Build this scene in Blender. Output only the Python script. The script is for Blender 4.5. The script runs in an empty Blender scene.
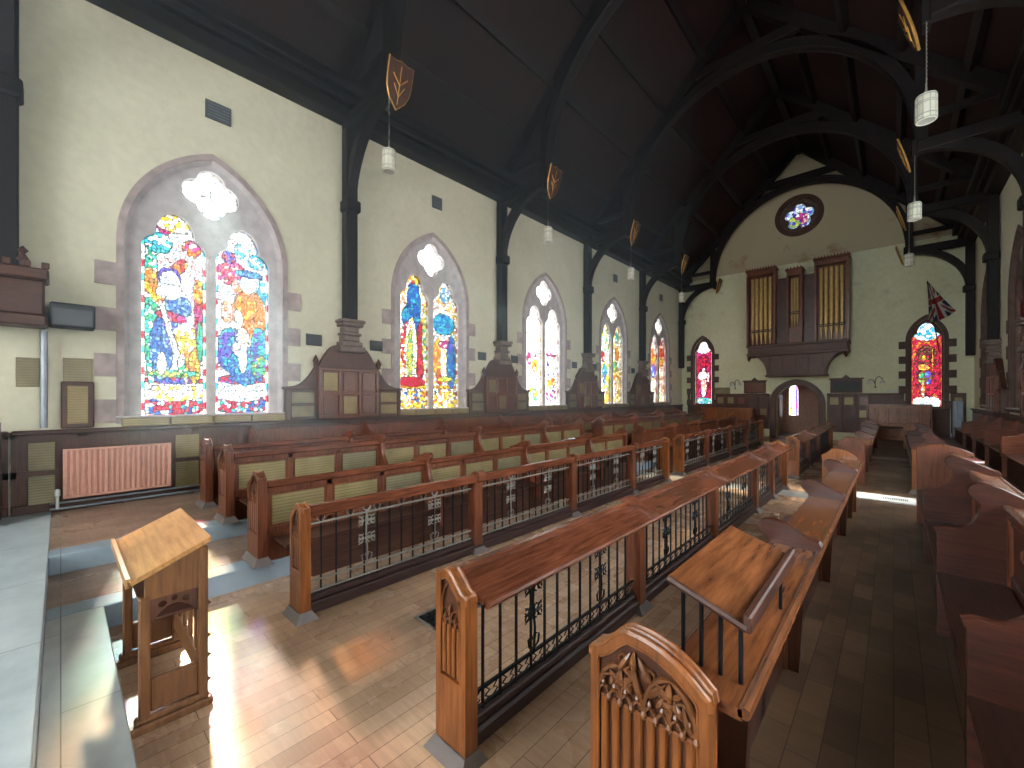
import bpy, bmesh, math, random
import numpy as np
from mathutils import Vector, Matrix
from mathutils.geometry import tessellate_polygon
random.seed(7)
PI = math.pi
SC = bpy.context.scene
COL = SC.collection

# ------------------------------------------------------------------ camera
cam_d = bpy.data.cameras.new('camera')
cam_d.sensor_width = 36.0
cam_d.lens = 36.0 * 415.0 / 1024.0
cam_d.shift_y = 12.0 / 1024.0
cam_d.clip_start = 0.02
cam_d.clip_end = 200
cam = bpy.data.objects.new('camera', cam_d)
COL.objects.link(cam)
cam.location = (0, 0, 1.9)
cam.rotation_euler = (PI / 2, 0, math.radians(42.6))
SC.camera = cam

# ------------------------------------------------------------------ world, sun, exposure
SKY = 7.0
SUN = 25.0
w = bpy.data.worlds.new('sky')
SC.world = w
w.use_nodes = True
w.node_tree.nodes['Background'].inputs[0].default_value = (0.93, 0.97, 1.0, 1)
w.node_tree.nodes['Background'].inputs[1].default_value = SKY
SC.view_settings.view_transform = 'Standard'
SC.view_settings.look = 'None'
SC.view_settings.exposure = 1.5
SC.view_settings.gamma = 1.0
SC.view_settings.use_curve_mapping = False
SC.cycles.use_denoising = True
SC.cycles.max_bounces = 8
SC.cycles.diffuse_bounces = 4
SC.cycles.glossy_bounces = 3
SC.cycles.transparent_max_bounces = 8
SC.cycles.sample_clamp_indirect = 6.0
SC.cycles.caustics_reflective = False
SC.cycles.caustics_refractive = False

sd = bpy.data.lights.new('sun', 'SUN')
sd.energy = SUN
sd.angle = math.radians(3.5)
sd.color = (1.0, 0.93, 0.80)
so = bpy.data.objects.new('sun', sd)
COL.objects.link(so)
so.rotation_euler = Vector((1.0, -0.15, -0.62)).to_track_quat('-Z', 'Y').to_euler()

def portal(loc, direction, sx, sy):
    """Sky light is sampled through the window openings."""
    l = bpy.data.lights.new('window_daylight', 'AREA')
    l.shape = 'RECTANGLE'
    l.size = sx
    l.size_y = sy
    l.cycles.is_portal = True
    o = bpy.data.objects.new('window_daylight', l)
    COL.objects.link(o)
    o.location = loc
    o.rotation_euler = Vector(direction).to_track_quat('-Z', 'Z' if abs(direction[2]) < .5 else 'Y').to_euler()

# ------------------------------------------------------------------ room dimensions
XL, XR = -8.3, 2.15          # wall faces
CX = -3.13                   # nave centre line
YE = 22.4                    # organ wall
YB = -8.0                    # wall behind the camera
ZW = 7.42                    # top of side walls
BAY = 4.47
TY = [-0.48 + BAY * k for k in range(6)]      # truss positions
TY[5] = 21.95
WY = [1.70 + BAY * k for k in range(5)]       # window centres
S1X, S2X = -4.73, -5.9       # left steps
R1X, R2X = -0.52, 0.60       # right steps
D1Y, D2Y = 0.24, -0.08       # dais steps
H1, H2 = 0.19, 0.37

# ------------------------------------------------------------------ materials
def new_mat(name):
    m = bpy.data.materials.new(name)
    m.use_nodes = True
    nt = m.node_tree
    return m, nt, nt.nodes['Principled BSDF']

def nz(nt, scale=(1, 1, 1), nscale=5, detail=4, rough=.55, rot=(0, 0, 0), coord='Object'):
    tc = nt.nodes.new('ShaderNodeTexCoord')
    mp = nt.nodes.new('ShaderNodeMapping')
    mp.inputs['Scale'].default_value = scale
    mp.inputs['Rotation'].default_value = rot
    nt.links.new(tc.outputs[coord], mp.inputs['Vector'])
    n = nt.nodes.new('ShaderNodeTexNoise')
    n.inputs['Scale'].default_value = nscale
    n.inputs['Detail'].default_value = detail
    n.inputs['Roughness'].default_value = rough
    nt.links.new(mp.outputs['Vector'], n.inputs['Vector'])
    return n, mp

def ramp(nt, src, stops):
    r = nt.nodes.new('ShaderNodeValToRGB')
    el = r.color_ramp.elements
    while len(el) < len(stops):
        el.new(0.5)
    for e, (p, c) in zip(el, stops):
        e.position = p
        e.color = (c[0], c[1], c[2], 1)
    nt.links.new(src, r.inputs[0])
    return r

def bump(nt, src, b, strength=.3, dist=.01):
    bn = nt.nodes.new('ShaderNodeBump')
    bn.inputs['Strength'].default_value = strength
    bn.inputs['Distance'].default_value = dist
    nt.links.new(src, bn.inputs['Height'])
    nt.links.new(bn.outputs['Normal'], b.inputs['Normal'])

def mixc(nt, a, b, fac, mode='MIX'):
    m = nt.nodes.new('ShaderNodeMix')
    m.data_type = 'RGBA'
    m.blend_type = mode
    for sock, v in ((m.inputs[6], a), (m.inputs[7], b)):
        if isinstance(v, (tuple, list)):
            sock.default_value = (*v[:3], 1)
        else:
            nt.links.new(v, sock)
    if isinstance(fac, (int, float)):
        m.inputs[0].default_value = fac
    else:
        nt.links.new(fac, m.inputs[0])
    return m.outputs[2]

def wood(name, dark, light, rough=.38, axis='z', spec=.5, wear=None):
    m, nt, b = new_mat(name)
    sc = {'x': (1.2, 14, 14), 'y': (14, 1.2, 14), 'z': (14, 14, 1.2)}[axis]
    n, _ = nz(nt, sc, 3.0, 6, .6)
    n2, _ = nz(nt, (1, 1, 1), 1.7, 3, .5)
    mid = tuple((a + c) / 2 for a, c in zip(dark, light))
    r = ramp(nt, n.outputs['Fac'], [(.28, dark), (.5, mid), (.74, light)])
    r2 = ramp(nt, n2.outputs['Fac'], [(.3, (.62, .62, .62)), (.7, (1.1, 1.1, 1.1))])
    c = mixc(nt, r.outputs[0], r2.outputs[0], 1.0, 'MULTIPLY')
    nt.links.new(c, b.inputs['Base Color'])
    b.inputs['Roughness'].default_value = rough
    b.inputs['Specular IOR Level'].default_value = spec
    bump(nt, n.outputs['Fac'], b, .15, .003)
    return m

def plain(name, col, rough=.6, metal=0.0, var=.15, nscale=8):
    m, nt, b = new_mat(name)
    n, _ = nz(nt, (1, 1, 1), nscale, 4)
    r = ramp(nt, n.outputs['Fac'], [(.3, tuple(c * (1 - var) for c in col)), (.7, tuple(min(1, c * (1 + var)) for c in col))])
    nt.links.new(r.outputs[0], b.inputs['Base Color'])
    b.inputs['Roughness'].default_value = rough
    b.inputs['Metallic'].default_value = metal
    return m

M = {}
M['pew_x'] = wood('pew_oak_cross', (.085, .024, .013), (.27, .080, .036), axis='x', rough=.30)
M['pew_y'] = wood('pew_oak_long', (.085, .024, .013), (.27, .080, .036), axis='y', rough=.26)
M['pew_z'] = wood('pew_oak_upright', (.085, .025, .013), (.28, .085, .037), axis='z', rough=.32)
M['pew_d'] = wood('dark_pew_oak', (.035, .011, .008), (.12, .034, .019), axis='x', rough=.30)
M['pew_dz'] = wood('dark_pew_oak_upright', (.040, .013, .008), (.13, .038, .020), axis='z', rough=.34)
M['end_z'] = wood('honey_lit_oak', (.15, .045, .013), (.46, .15, .042), axis='z', rough=.28)  # oak of the pew ends; the sun's orange put into the colour
M['recess'] = wood('dark_oak_recess', (.03, .010, .005), (.09, .028, .012), axis='z', rough=.5)
M['dark_y'] = wood('dark_oak_long', (.040, .014, .009), (.12, .042, .024), axis='y', rough=.45)
M['dark_z'] = wood('dark_oak_upright', (.048, .017, .010), (.145, .050, .028), axis='z', rough=.45)
M['plinth'] = wood('dark_plinth', (.03, .013, .012), (.075, .035, .03), axis='y', rough=.5)
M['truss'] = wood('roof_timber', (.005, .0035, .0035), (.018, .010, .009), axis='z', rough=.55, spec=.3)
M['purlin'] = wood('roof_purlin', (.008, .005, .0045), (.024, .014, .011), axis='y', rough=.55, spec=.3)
M['lectern'] = wood('golden_oak_lit', (.45, .20, .065), (.78, .42, .17), axis='x', rough=.28)  # desk top and lip: brightness of the lit top put into colour
M['lectern_z'] = wood('golden_oak_shaded', (.13, .05, .02), (.30, .13, .05), axis='z', rough=.4)  # same oak darkened: shade of the upright parts put into colour
M['bookrest'] = wood('brown_oak', (.10, .030, .011), (.30, .10, .034), axis='y', rough=.26)
M['iron'] = plain('black_iron', (.025, .027, .032), .42, .8)
M['irongray'] = plain('pale_iron', (.30, .28, .25), .45, .4)  # pale tone; on the left screens it imitates caught light
M['steel'] = plain('grey_steel', (.30, .33, .38), .4, .7)
M['gilt'] = plain('gilt', (.75, .42, .10), .35, .6)
M['stone_tr'] = plain('window_stone', (.56, .52, .53), .85, 0, .18, 6)
M['stone_red'] = plain('red_sandstone', (.43, .35, .34), .85, 0, .3, 5)
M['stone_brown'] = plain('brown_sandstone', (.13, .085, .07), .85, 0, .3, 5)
M['pedestal'] = plain('pedestal_stone', (.20, .15, .13), .7, 0, .3, 9)
M['radiator'] = plain('salmon_radiator_paint', (.66, .34, .26), .5, 0, .08)
M['whitepaint'] = plain('white_paint', (.72, .74, .74), .5)
M['lampglass'] = plain('cream_lamp_glass', (.72, .70, .58), .5, 0, .08)
M['lampband'] = plain('grey_lamp_band', (.40, .40, .34), .5)
M['slate'] = plain('slate_plate', (.055, .06, .065), .6)
M['vent'] = plain('vent_grey', (.10, .11, .12), .6)
M['paper'] = plain('paper', (.80, .80, .78), .7, 0, .04)
M['bookred'] = plain('red_book_cover', (.25, .03, .03), .6)
M['bookblue'] = plain('blue_book_cover', (.03, .05, .20), .6)
M['blackbox'] = plain('black_casing', (.02, .022, .028), .5)
M['porch'] = plain('porch_brick', (.55, .36, .28), .9, 0, .2, 12)
M['lead'] = plain('lead', (.03, .03, .035), .6)

def brass_mat(name, c1, c2):
    m, nt, b = new_mat(name)
    tc = nt.nodes.new('ShaderNodeTexCoord')
    sep = nt.nodes.new('ShaderNodeSeparateXYZ')
    nt.links.new(tc.outputs['Object'], sep.inputs[0])
    n, _ = nz(nt, (1, 1, 1), 3.0, 3)
    base = ramp(nt, n.outputs['Fac'], [(.3, c1), (.7, c2)])
    ml = nt.nodes.new('ShaderNodeMath'); ml.operation = 'MULTIPLY'
    ml.inputs[1].default_value = 2 * PI / .035
    nt.links.new(sep.outputs['Z'], ml.inputs[0])
    sn = nt.nodes.new('ShaderNodeMath'); sn.operation = 'SINE'
    nt.links.new(ml.outputs[0], sn.inputs[0])
    n3, _ = nz(nt, (60, 60, 20), 2.0, 2)
    mu = nt.nodes.new('ShaderNodeMath'); mu.operation = 'MULTIPLY'
    nt.links.new(sn.outputs[0], mu.inputs[0]); nt.links.new(n3.outputs['Fac'], mu.inputs[1])
    rr = ramp(nt, mu.outputs[0], [(.12, (1, 1, 1)), (.3, (.72, .72, .72))])
    c = mixc(nt, base.outputs[0], rr.outputs[0], 1.0, 'MULTIPLY')
    nt.links.new(c, b.inputs['Base Color'])
    b.inputs['Metallic'].default_value = .3
    b.inputs['Roughness'].default_value = .42
    return m
M['brass'] = brass_mat('engraved_brass', (.24, .185, .08), (.37, .29, .14))
M['brassgrey'] = brass_mat('aged_brass', (.19, .16, .09), (.31, .265, .155))

def plaster(name, base, stain, red=.0, brown_above=None, brown=(.30, .24, .16)):
    m, nt, b = new_mat(name)
    n1, _ = nz(nt, (1, 1, 1), .55, 5, .6)
    r1 = ramp(nt, n1.outputs['Fac'], [(.32, stain), (.62, base)])
    n2, _ = nz(nt, (1, 1, 1), 9, 5, .6)
    r2 = ramp(nt, n2.outputs['Fac'], [(.25, (.90, .90, .90)), (.7, (1.03, 1.03, 1.03))])
    c = mixc(nt, r1.outputs[0], r2.outputs[0], 1.0, 'MULTIPLY')
    tc = nt.nodes.new('ShaderNodeTexCoord')
    # faint block joints under the paint
    mp = nt.nodes.new('ShaderNodeMapping'); mp.inputs['Rotation'].default_value = (PI / 2, 0, 0)
    if brown_above is not None:
        sp = nt.nodes.new('ShaderNodeSeparateXYZ')
        nt.links.new(tc.outputs['Object'], sp.inputs[0])
        gt = nt.nodes.new('ShaderNodeMath'); gt.operation = 'GREATER_THAN'
        gt.inputs[1].default_value = brown_above
        nt.links.new(sp.outputs['Z'], gt.inputs[0])
        c = mixc(nt, c, brown, gt.outputs[0])
        # damp red patches above and below the line
        n4, _ = nz(nt, (1, 1, 1.2), 1.1, 5, .65)
        r4 = ramp(nt, n4.outputs['Fac'], [(.56, (0, 0, 0)), (.68, (1, 1, 1))])
        band = nt.nodes.new('ShaderNodeMapRange')
        band.inputs['From Min'].default_value = 5.0; band.inputs['From Max'].default_value = 8.0
        nt.links.new(sp.outputs['Z'], band.inputs['Value'])
        band2 = nt.nodes.new('ShaderNodeMapRange')
        band2.inputs['From Min'].default_value = 9.3; band2.inputs['From Max'].default_value = 8.6
        nt.links.new(sp.outputs['Z'], band2.inputs['Value'])
        mm = nt.nodes.new('ShaderNodeMath'); mm.operation = 'MULTIPLY'
        nt.links.new(band.outputs[0], mm.inputs[0]); nt.links.new(band2.outputs[0], mm.inputs[1])
        mm2 = nt.nodes.new('ShaderNodeMath'); mm2.operation = 'MULTIPLY'
        nt.links.new(mm.outputs[0], mm2.inputs[0]); nt.links.new(r4.outputs[0], mm2.inputs[1])
        mm3 = nt.nodes.new('ShaderNodeMath'); mm3.operation = 'MULTIPLY'; mm3.inputs[1].default_value = .7
        nt.links.new(mm2.outputs[0], mm3.inputs[0])
        c = mixc(nt, c, (.36, .17, .10), mm3.outputs[0])
    if red:
        n5, _ = nz(nt, (1, 1, 1), .8, 5, .65)
        r5 = ramp(nt, n5.outputs['Fac'], [(.60, (0, 0, 0)), (.72, (red, red, red))])
        c = mixc(nt, c, (.50, .32, .26), r5.outputs[0])
    nt.links.new(c, b.inputs['Base Color'])
    b.inputs['Roughness'].default_value = .9
    bump(nt, n2.outputs['Fac'], b, .25, .01)
    return m
M['wall'] = plaster('cream_plaster', (.79, .77, .60), (.69, .67, .51), red=.12)
M['wall_e'] = plaster('organ_wall_plaster', (.84, .84, .60), (.76, .76, .50), brown_above=7.9, brown=(.56, .48, .32))

def floor_mat(name, c1, c2, c3, rough, sx=.32, sy=.075, stain=(.5, .42, .34), rot=0.0):
    m, nt, b = new_mat(name)
    tc = nt.nodes.new('ShaderNodeTexCoord')
    mp = nt.nodes.new('ShaderNodeMapping')
    mp.inputs['Rotation'].default_value = (0, 0, rot)
    nt.links.new(tc.outputs['Object'], mp.inputs['Vector'])
    br = nt.nodes.new('ShaderNodeTexBrick')
    br.inputs['Scale'].default_value = 1.0
    br.inputs['Brick Width'].default_value = sx
    br.inputs['Row Height'].default_value = sy
    br.inputs['Mortar Size'].default_value = .0022
    br.inputs['Color1'].default_value = (*c1, 1)
    br.inputs['Color2'].default_value = (*c2, 1)
    br.inputs['Mortar'].default_value = (*c3, 1)
    nt.links.new(mp.outputs[0], br.inputs['Vector'])
    n, _ = nz(nt, (1, 1, 1), 1.3, 5, .6)
    r = ramp(nt, n.outputs['Fac'], [(.3, (.72, .70, .68)), (.7, (1.1, 1.08, 1.05))])
    c = mixc(nt, br.outputs['Color'], r.outputs[0], 1.0, 'MULTIPLY')
    n2, _ = nz(nt, (1, 12, 1), 3, 5, .6)
    r2 = ramp(nt, n2.outputs['Fac'], [(.3, (.85, .85, .85)), (.7, (1.08, 1.08, 1.08))])
    c = mixc(nt, c, r2.outputs[0], 1.0, 'MULTIPLY')
    nt.links.new(c, b.inputs['Base Color'])
    rr = ramp(nt, n.outputs['Fac'], [(.3, (rough + .1,) * 3), (.7, (rough - .08,) * 3)])
    nt.links.new(rr.outputs[0], b.inputs['Roughness'])
    bump(nt, br.outputs['Fac'], b, -.15, .002)
    return m
M['floor'] = floor_mat('worn_wood_block_floor', (.62, .40, .26), (.48, .30, .19), (.17, .095, .06), .26, 1.1, .12, rot=PI / 2)
M['floor_dark'] = floor_mat('dark_wood_block_floor', (.20, .115, .065), (.095, .055, .034), (.035, .02, .014), .36, .34, .13, rot=PI / 2)
M['floor_step'] = floor_mat('step_boards', (.42, .28, .20), (.33, .22, .16), (.12, .08, .055), .32, .9, .13, rot=PI / 2)

def stone_floor(name, base, alt, sx, sy, rough=.45):
    m, nt, b = new_mat(name)
    tc = nt.nodes.new('ShaderNodeTexCoord')
    br = nt.nodes.new('ShaderNodeTexBrick')
    br.inputs['Scale'].default_value = 1.0
    br.inputs['Brick Width'].default_value = sx
    br.inputs['Row Height'].default_value = sy
    br.inputs['Mortar Size'].default_value = .003
    br.inputs['Color1'].default_value = (*base, 1)
    br.inputs['Color2'].default_value = (*alt, 1)
    br.inputs['Mortar'].default_value = (.12, .13, .13, 1)
    nt.links.new(tc.outputs['Object'], br.inputs['Vector'])
    n, _ = nz(nt, (1, 1, 1), 2.5, 6, .65)
    r = ramp(nt, n.outputs['Fac'], [(.3, (.75, .77, .78)), (.55, (1, 1, 1)), (.75, (1.15, 1.13, 1.1))])
    c = mixc(nt, br.outputs['Color'], r.outputs[0], 1.0, 'MULTIPLY')
    nt.links.new(c, b.inputs['Base Color'])
    b.inputs['Roughness'].default_value = rough
    bump(nt, n.outputs['Fac'], b, .15, .004)
    return m
M['bluestone'] = stone_floor('blue_grey_step_stone', (.34, .42, .50), (.31, .39, .46), 1.9, 1.9, .42)
M['dais'] = stone_floor('pale_dais_slabs', (.62, .68, .70), (.54, .60, .63), 1.3, .9, .28)
M['dais1'] = stone_floor('dais_slab', (.50, .52, .51), (.46, .48, .47), 2.2, 2.0, .42)
M['crossstone'] = stone_floor('pale_aisle_stone', (.50, .48, .44), (.44, .42, .38), .6, .45, .4)

def board_mat():
    m, nt, b = new_mat('roof_boards')
    tc = nt.nodes.new('ShaderNodeTexCoord')
    sp = nt.nodes.new('ShaderNodeSeparateXYZ')
    nt.links.new(tc.outputs['Object'], sp.inputs[0])
    ml = nt.nodes.new('ShaderNodeMath'); ml.operation = 'MULTIPLY'; ml.inputs[1].default_value = 1 / .16
    nt.links.new(sp.outputs['Y'], ml.inputs[0])
    fr = nt.nodes.new('ShaderNodeMath'); fr.operation = 'FRACT'
    nt.links.new(ml.outputs[0], fr.inputs[0])
    gap = ramp(nt, fr.outputs[0], [(.0, (.3, .3, .3)), (.06, (1, 1, 1))])
    n, _ = nz(nt, (1, 1, 1), 1.2, 5, .6)
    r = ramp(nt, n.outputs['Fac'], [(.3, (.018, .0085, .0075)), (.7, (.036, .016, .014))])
    c = mixc(nt, r.outputs[0], gap.outputs[0], 1.0, 'MULTIPLY')
    nt.links.new(c, b.inputs['Base Color'])
    b.inputs['Roughness'].default_value = .75
    b.inputs['Specular IOR Level'].default_value = .2
    return m
M['boards'] = board_mat()

def glass_mat(name='stained_glass', attr=True, col=(.8, .85, .9)):
    m, nt, b = new_mat(name)
    nt.nodes.remove(b)
    out = nt.nodes['Material Output']
    tr = nt.nodes.new('ShaderNodeBsdfTransparent')
    tl = nt.nodes.new('ShaderNodeBsdfTranslucent')
    gl = nt.nodes.new('ShaderNodeBsdfGlossy')
    gl.inputs['Roughness'].default_value = .25
    gl.inputs['Color'].default_value = (.5, .5, .5, 1)
    if attr:
        a = nt.nodes.new('ShaderNodeAttribute')
        a.attribute_name = 'tint'
        nt.links.new(a.outputs['Color'], tr.inputs['Color'])
        nt.links.new(a.outputs['Color'], tl.inputs['Color'])
    else:
        tr.inputs['Color'].default_value = (*col, 1)
        tl.inputs['Color'].default_value = (*col, 1)
    mx = nt.nodes.new('ShaderNodeMixShader'); mx.inputs[0].default_value = .12
    nt.links.new(tr.outputs[0], mx.inputs[1]); nt.links.new(tl.outputs[0], mx.inputs[2])
    mg = nt.nodes.new('ShaderNodeMixShader'); mg.inputs[0].default_value = .03
    nt.links.new(mx.outputs[0], mg.inputs[1]); nt.links.new(gl.outputs[0], mg.inputs[2])
    nt.links.new(mg.outputs[0], out.inputs['Surface'])
    return m
M['glass'] = glass_mat()
M['clear'] = glass_mat('pale_cathedral_glass', False, (.93, .95, .95))

# ------------------------------------------------------------------ mesh builder
class MB:
    """collects shapes; sx = -1 mirrors everything across x"""
    def __init__(s, sx=1):
        s.v, s.f, s.m, s.sx = [], [], [], sx
    def add(s, vs, fs, mi=0):
        o = len(s.v)
        s.v += [(x * s.sx, y, z) for x, y, z in vs]
        s.f += [tuple(i + o for i in f) for f in fs]
        s.m += [mi] * len(fs)
        return s
    def box(s, x0, x1, y0, y1, z0, z1, mi=0, bev=0.0):
        if x0 > x1: x0, x1 = x1, x0
        if y0 > y1: y0, y1 = y1, y0
        if z0 > z1: z0, z1 = z1, z0
        b = min(bev, (x1 - x0) / 3, (y1 - y0) / 3, (z1 - z0) / 3)
        if b <= 0:
            vs = [(x, y, z) for z in (z0, z1) for y in (y0, y1) for x in (x0, x1)]
            return s.add(vs, [(0, 1, 3, 2), (4, 6, 7, 5), (0, 4, 5, 1), (2, 3, 7, 6), (0, 2, 6, 4), (1, 5, 7, 3)], mi)
        bm = bmesh.new()
        vs = [bm.verts.new((x, y, z)) for z in (z0, z1) for y in (y0, y1) for x in (x0, x1)]
        for f in ((0, 1, 3, 2), (4, 6, 7, 5), (0, 4, 5, 1), (2, 3, 7, 6), (0, 2, 6, 4), (1, 5, 7, 3)):
            bm.faces.new([vs[i] for i in f])
        bmesh.ops.bevel(bm, geom=list(bm.edges), offset=b, segments=1, affect='EDGES')
        bm.verts.index_update()
        s.add([tuple(v.co) for v in bm.verts], [[v.index for v in f.verts] for f in bm.faces], mi)
        bm.free()
        return s
    def hexa(s, p, mi=0):
        """8 points: 4 bottom ring, 4 top ring"""
        return s.add(p, [(0, 1, 2, 3), (4, 7, 6, 5), (0, 4, 5, 1), (1, 5, 6, 2), (2, 6, 7, 3), (3, 7, 4, 0)], mi)
    def prism(s, loops, to, a, b, mi=0, side=True):
        """loops: outline then holes, 2-D; to(u, v, w) -> xyz; w runs a..b"""
        polys = [[Vector((u, v, 0)) for u, v in l] for l in loops]
        tris = tessellate_polygon(polys)
        flat = [q for l in loops for q in l]
        n = len(flat)
        vs = [to(u, v, a) for u, v in flat] + [to(u, v, b) for u, v in flat]
        fs = [tuple(t) for t in tris] + [tuple(i + n for i in reversed(t)) for t in tris]
        if side:
            o = 0
            for l in loops:
                k = len(l)
                for i in range(k):
                    j = (i + 1) % k
                    fs.append((o + i, o + j, o + j + n, o + i + n))
                o += k
        return s.add(vs, fs, mi)
    def tube(s, pts, r, seg=6, mi=0, closed=False):
        pts = [Vector(p) for p in pts]
        n = len(pts)
        rs = r if isinstance(r, (list, tuple)) else [r] * n
        vs, fs = [], []
        up = None
        for i, p in enumerate(pts):
            if closed:
                d = pts[(i + 1) % n] - pts[i - 1]
            else:
                d = pts[min(i + 1, n - 1)] - pts[max(i - 1, 0)]
            if d.length < 1e-9: d = Vector((0, 0, 1))
            d.normalize()
            if up is None or abs(up.dot(d)) > .95:
                up = Vector((0, 0, 1)) if abs(d.z) < .9 else Vector((1, 0, 0))
            a = d.cross(up).normalized()
            b2 = d.cross(a).normalized()
            up = -b2 if (-b2).dot(up) > 0 else b2
            for k in range(seg):
                t = 2 * PI * k / seg
                vs.append(tuple(p + a * math.cos(t) * rs[i] + b2 * math.sin(t) * rs[i]))
        m = n if closed else n - 1
        for i in range(m):
            j = (i + 1) % n
            for k in range(seg):
                l = (k + 1) % seg
                fs.append((i * seg + k, i * seg + l, j * seg + l, j * seg + k))
        if not closed:
            fs.append(tuple(range(seg)))
            fs.append(tuple((n - 1) * seg + k for k in reversed(range(seg))))
        return s.add(vs, fs, mi)
    def lathe(s, prof, c=(0, 0, 0), seg=16, mi=0):
        vs, fs = [], []
        for r, z in prof:
            for k in range(seg):
                t = 2 * PI * k / seg
                vs.append((c[0] + r * math.cos(t), c[1] + r * math.sin(t), c[2] + z))
        for i in range(len(prof) - 1):
            for k in range(seg):
                l = (k + 1) % seg
                fs.append((i * seg + k, i * seg + l, (i + 1) * seg + l, (i + 1) * seg + k))
        fs.append(tuple(range(seg)))
        fs.append(tuple((len(prof) - 1) * seg + k for k in reversed(range(seg))))
        return s.add(vs, fs, mi)
    def build(s, name, mats, parent=None, smooth=False, loc=None):
        me = bpy.data.meshes.new(name)
        me.from_pydata(s.v, [], s.f)
        if not isinstance(mats, (list, tuple)): mats = [mats]
        for m in mats:
            me.materials.append(m if not isinstance(m, str) else M[m])
        if len(mats) > 1:
            me.polygons.foreach_set('material_index', s.m)
        bm = bmesh.new(); bm.from_mesh(me)
        bmesh.ops.recalc_face_normals(bm, faces=bm.faces)
        bm.to_mesh(me); bm.free()
        if smooth:
            me.polygons.foreach_set('use_smooth', [True] * len(me.polygons))
            try: me.set_sharp_from_angle(angle=math.radians(38))
            except Exception: pass
        o = bpy.data.objects.new(name, me)
        COL.objects.link(o)
        if parent: o.parent = parent
        if loc: o.location = loc
        return o

def thing(name, label, cat, loc=(0, 0, 0), group=None, rz=0):
    o = bpy.data.objects.new(name, None)
    COL.objects.link(o)
    o.location = loc
    o.rotation_euler = (0, 0, rz)
    o.empty_display_size = .1
    o['label'] = label; o['category'] = cat
    if group: o['group'] = group
    return o
def tag(o, label, cat, group=None):
    o['label'] = label; o['category'] = cat
    if group: o['group'] = group
    return o
def struct(o):
    o['kind'] = 'structure'
    return o
def copy_tree(o, parent=None):
    c = o.copy(); COL.objects.link(c); c.parent = parent
    for ch in list(o.children):
        copy_tree(ch, c)
    return c

toXZ = lambda u, v, w: (u, w, v)      # profile in x-z, depth along y
toYZ = lambda u, v, w: (w, u, v)      # profile in y-z, depth along x
toXY = lambda u, v, w: (u, v, w)

# ------------------------------------------------------------------ 2-D outlines
def pointed(cx, a, z0, zs, h, n=12):
    """pointed-arch outline, counter-clockwise from bottom left"""
    c = (h * h - a * a) / (2 * a)
    R = a + c
    t1 = math.atan2(h, c)
    pts = [(cx - a, z0), (cx + a, z0)]
    pts += [(cx - c + R * math.cos(t1 * i / n), zs + R * math.sin(t1 * i / n)) for i in range(n + 1)]
    pts += [(cx + c - R * math.cos(t1 * (n - i) / n), zs + R * math.sin(t1 * (n - i) / n)) for i in range(1, n + 1)]
    return pts
def starshape(cx, cz, circles, t0=0, t1=2 * PI, n=48, close=True):
    pts = []
    for i in range(n if close else n + 1):
        t = t0 + (t1 - t0) * i / n
        best = 0
        for (a, b, R) in circles:
            d = a * math.cos(t) + b * math.sin(t)
            q = R * R - (a * a + b * b - d * d)
            if q > 0: best = max(best, d + math.sqrt(q))
        pts.append((cx + best * math.cos(t), cz + best * math.sin(t)))
    return pts
def foil(cx, cz, n, c, R, rot=PI / 2, seg=60):
    cs = [(c * math.cos(rot + 2 * PI * k / n), c * math.sin(rot + 2 * PI * k / n), R) for k in range(n)]
    cs.append((0, 0, c))
    return starshape(cx, cz, cs, n=seg)
def lancet(cx, w2, z0, zs, n=28):
    """window light with a cusped trefoil head"""
    w_ = 2 * w2
    cs = [(-.20 * w_, .10 * w_, .30 * w_), (.20 * w_, .10 * w_, .30 * w_), (0, .46 * w_, .30 * w_), (0, .60 * w_, .24 * w_), (0, 0, .5 * w_ * .985)]
    pts = [(cx - w2, z0), (cx + w2, z0)] + starshape(cx, zs, cs, 0, PI, n, False)
    return pts
def disc_loop(cx, cz, r, n=40):
    return [(cx + r * math.cos(2 * PI * i / n), cz + r * math.sin(2 * PI * i / n)) for i in range(n)]

# ------------------------------------------------------------------ floor and steps (setting)
def build_floor():
    mb = MB(); mb.box(S1X + .0, R1X, D1Y, YE + .5, -.25, 0)
    struct(mb.build('floor', 'floor'))
    # raised timber floors behind the step stones
    mb = MB()
    mb.box(S2X, S1X - .26, D2Y, YE, -.2, H1)
    mb.box(XL - .2, S2X - .26, D2Y, YE, -.2, H2)
    struct(mb.build('floor_left_steps', 'floor_step'))
    mb = MB()
    mb.box(R1X, R2X, D1Y, YE, -.2, H1)
    mb.box(R2X, XR + .3, D1Y, YE, -.2, H2)
    struct(mb.build('floor_right_steps', 'floor_dark'))
    mb = MB()
    mb.box(S1X - .26, S1X, D2Y, YE, -.2, H1 + .001, 0, .008)
    mb.box(S2X - .26, S2X, D2Y, YE, -.2, H2 + .001, 0, .008)
    struct(mb.build('trim_1', 'bluestone'))
    mb = MB()
    mb.box(S1X, XR + .3, D2Y, D1Y, -.2, H1 + .002, 0, .006)
    struct(mb.build('floor_dais_step', 'dais1'))
    mb = MB()
    mb.box(XL - .2, XR + .3, YB - .4, D2Y, -.2, H2 + .002, 0, .006)
    struct(mb.build('floor_dais', 'dais'))
    # pale stone crossing between the two blocks of pews
    mb = MB()
    mb.box(S1X, R1X, 9.35, 9.88, -.02, .004)
    mb.box(R1X, R2X, 15.0, 15.6, H1 - .02, H1 + .004)
    struct(mb.build('trim_2', 'crossstone'))
build_floor()

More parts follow.
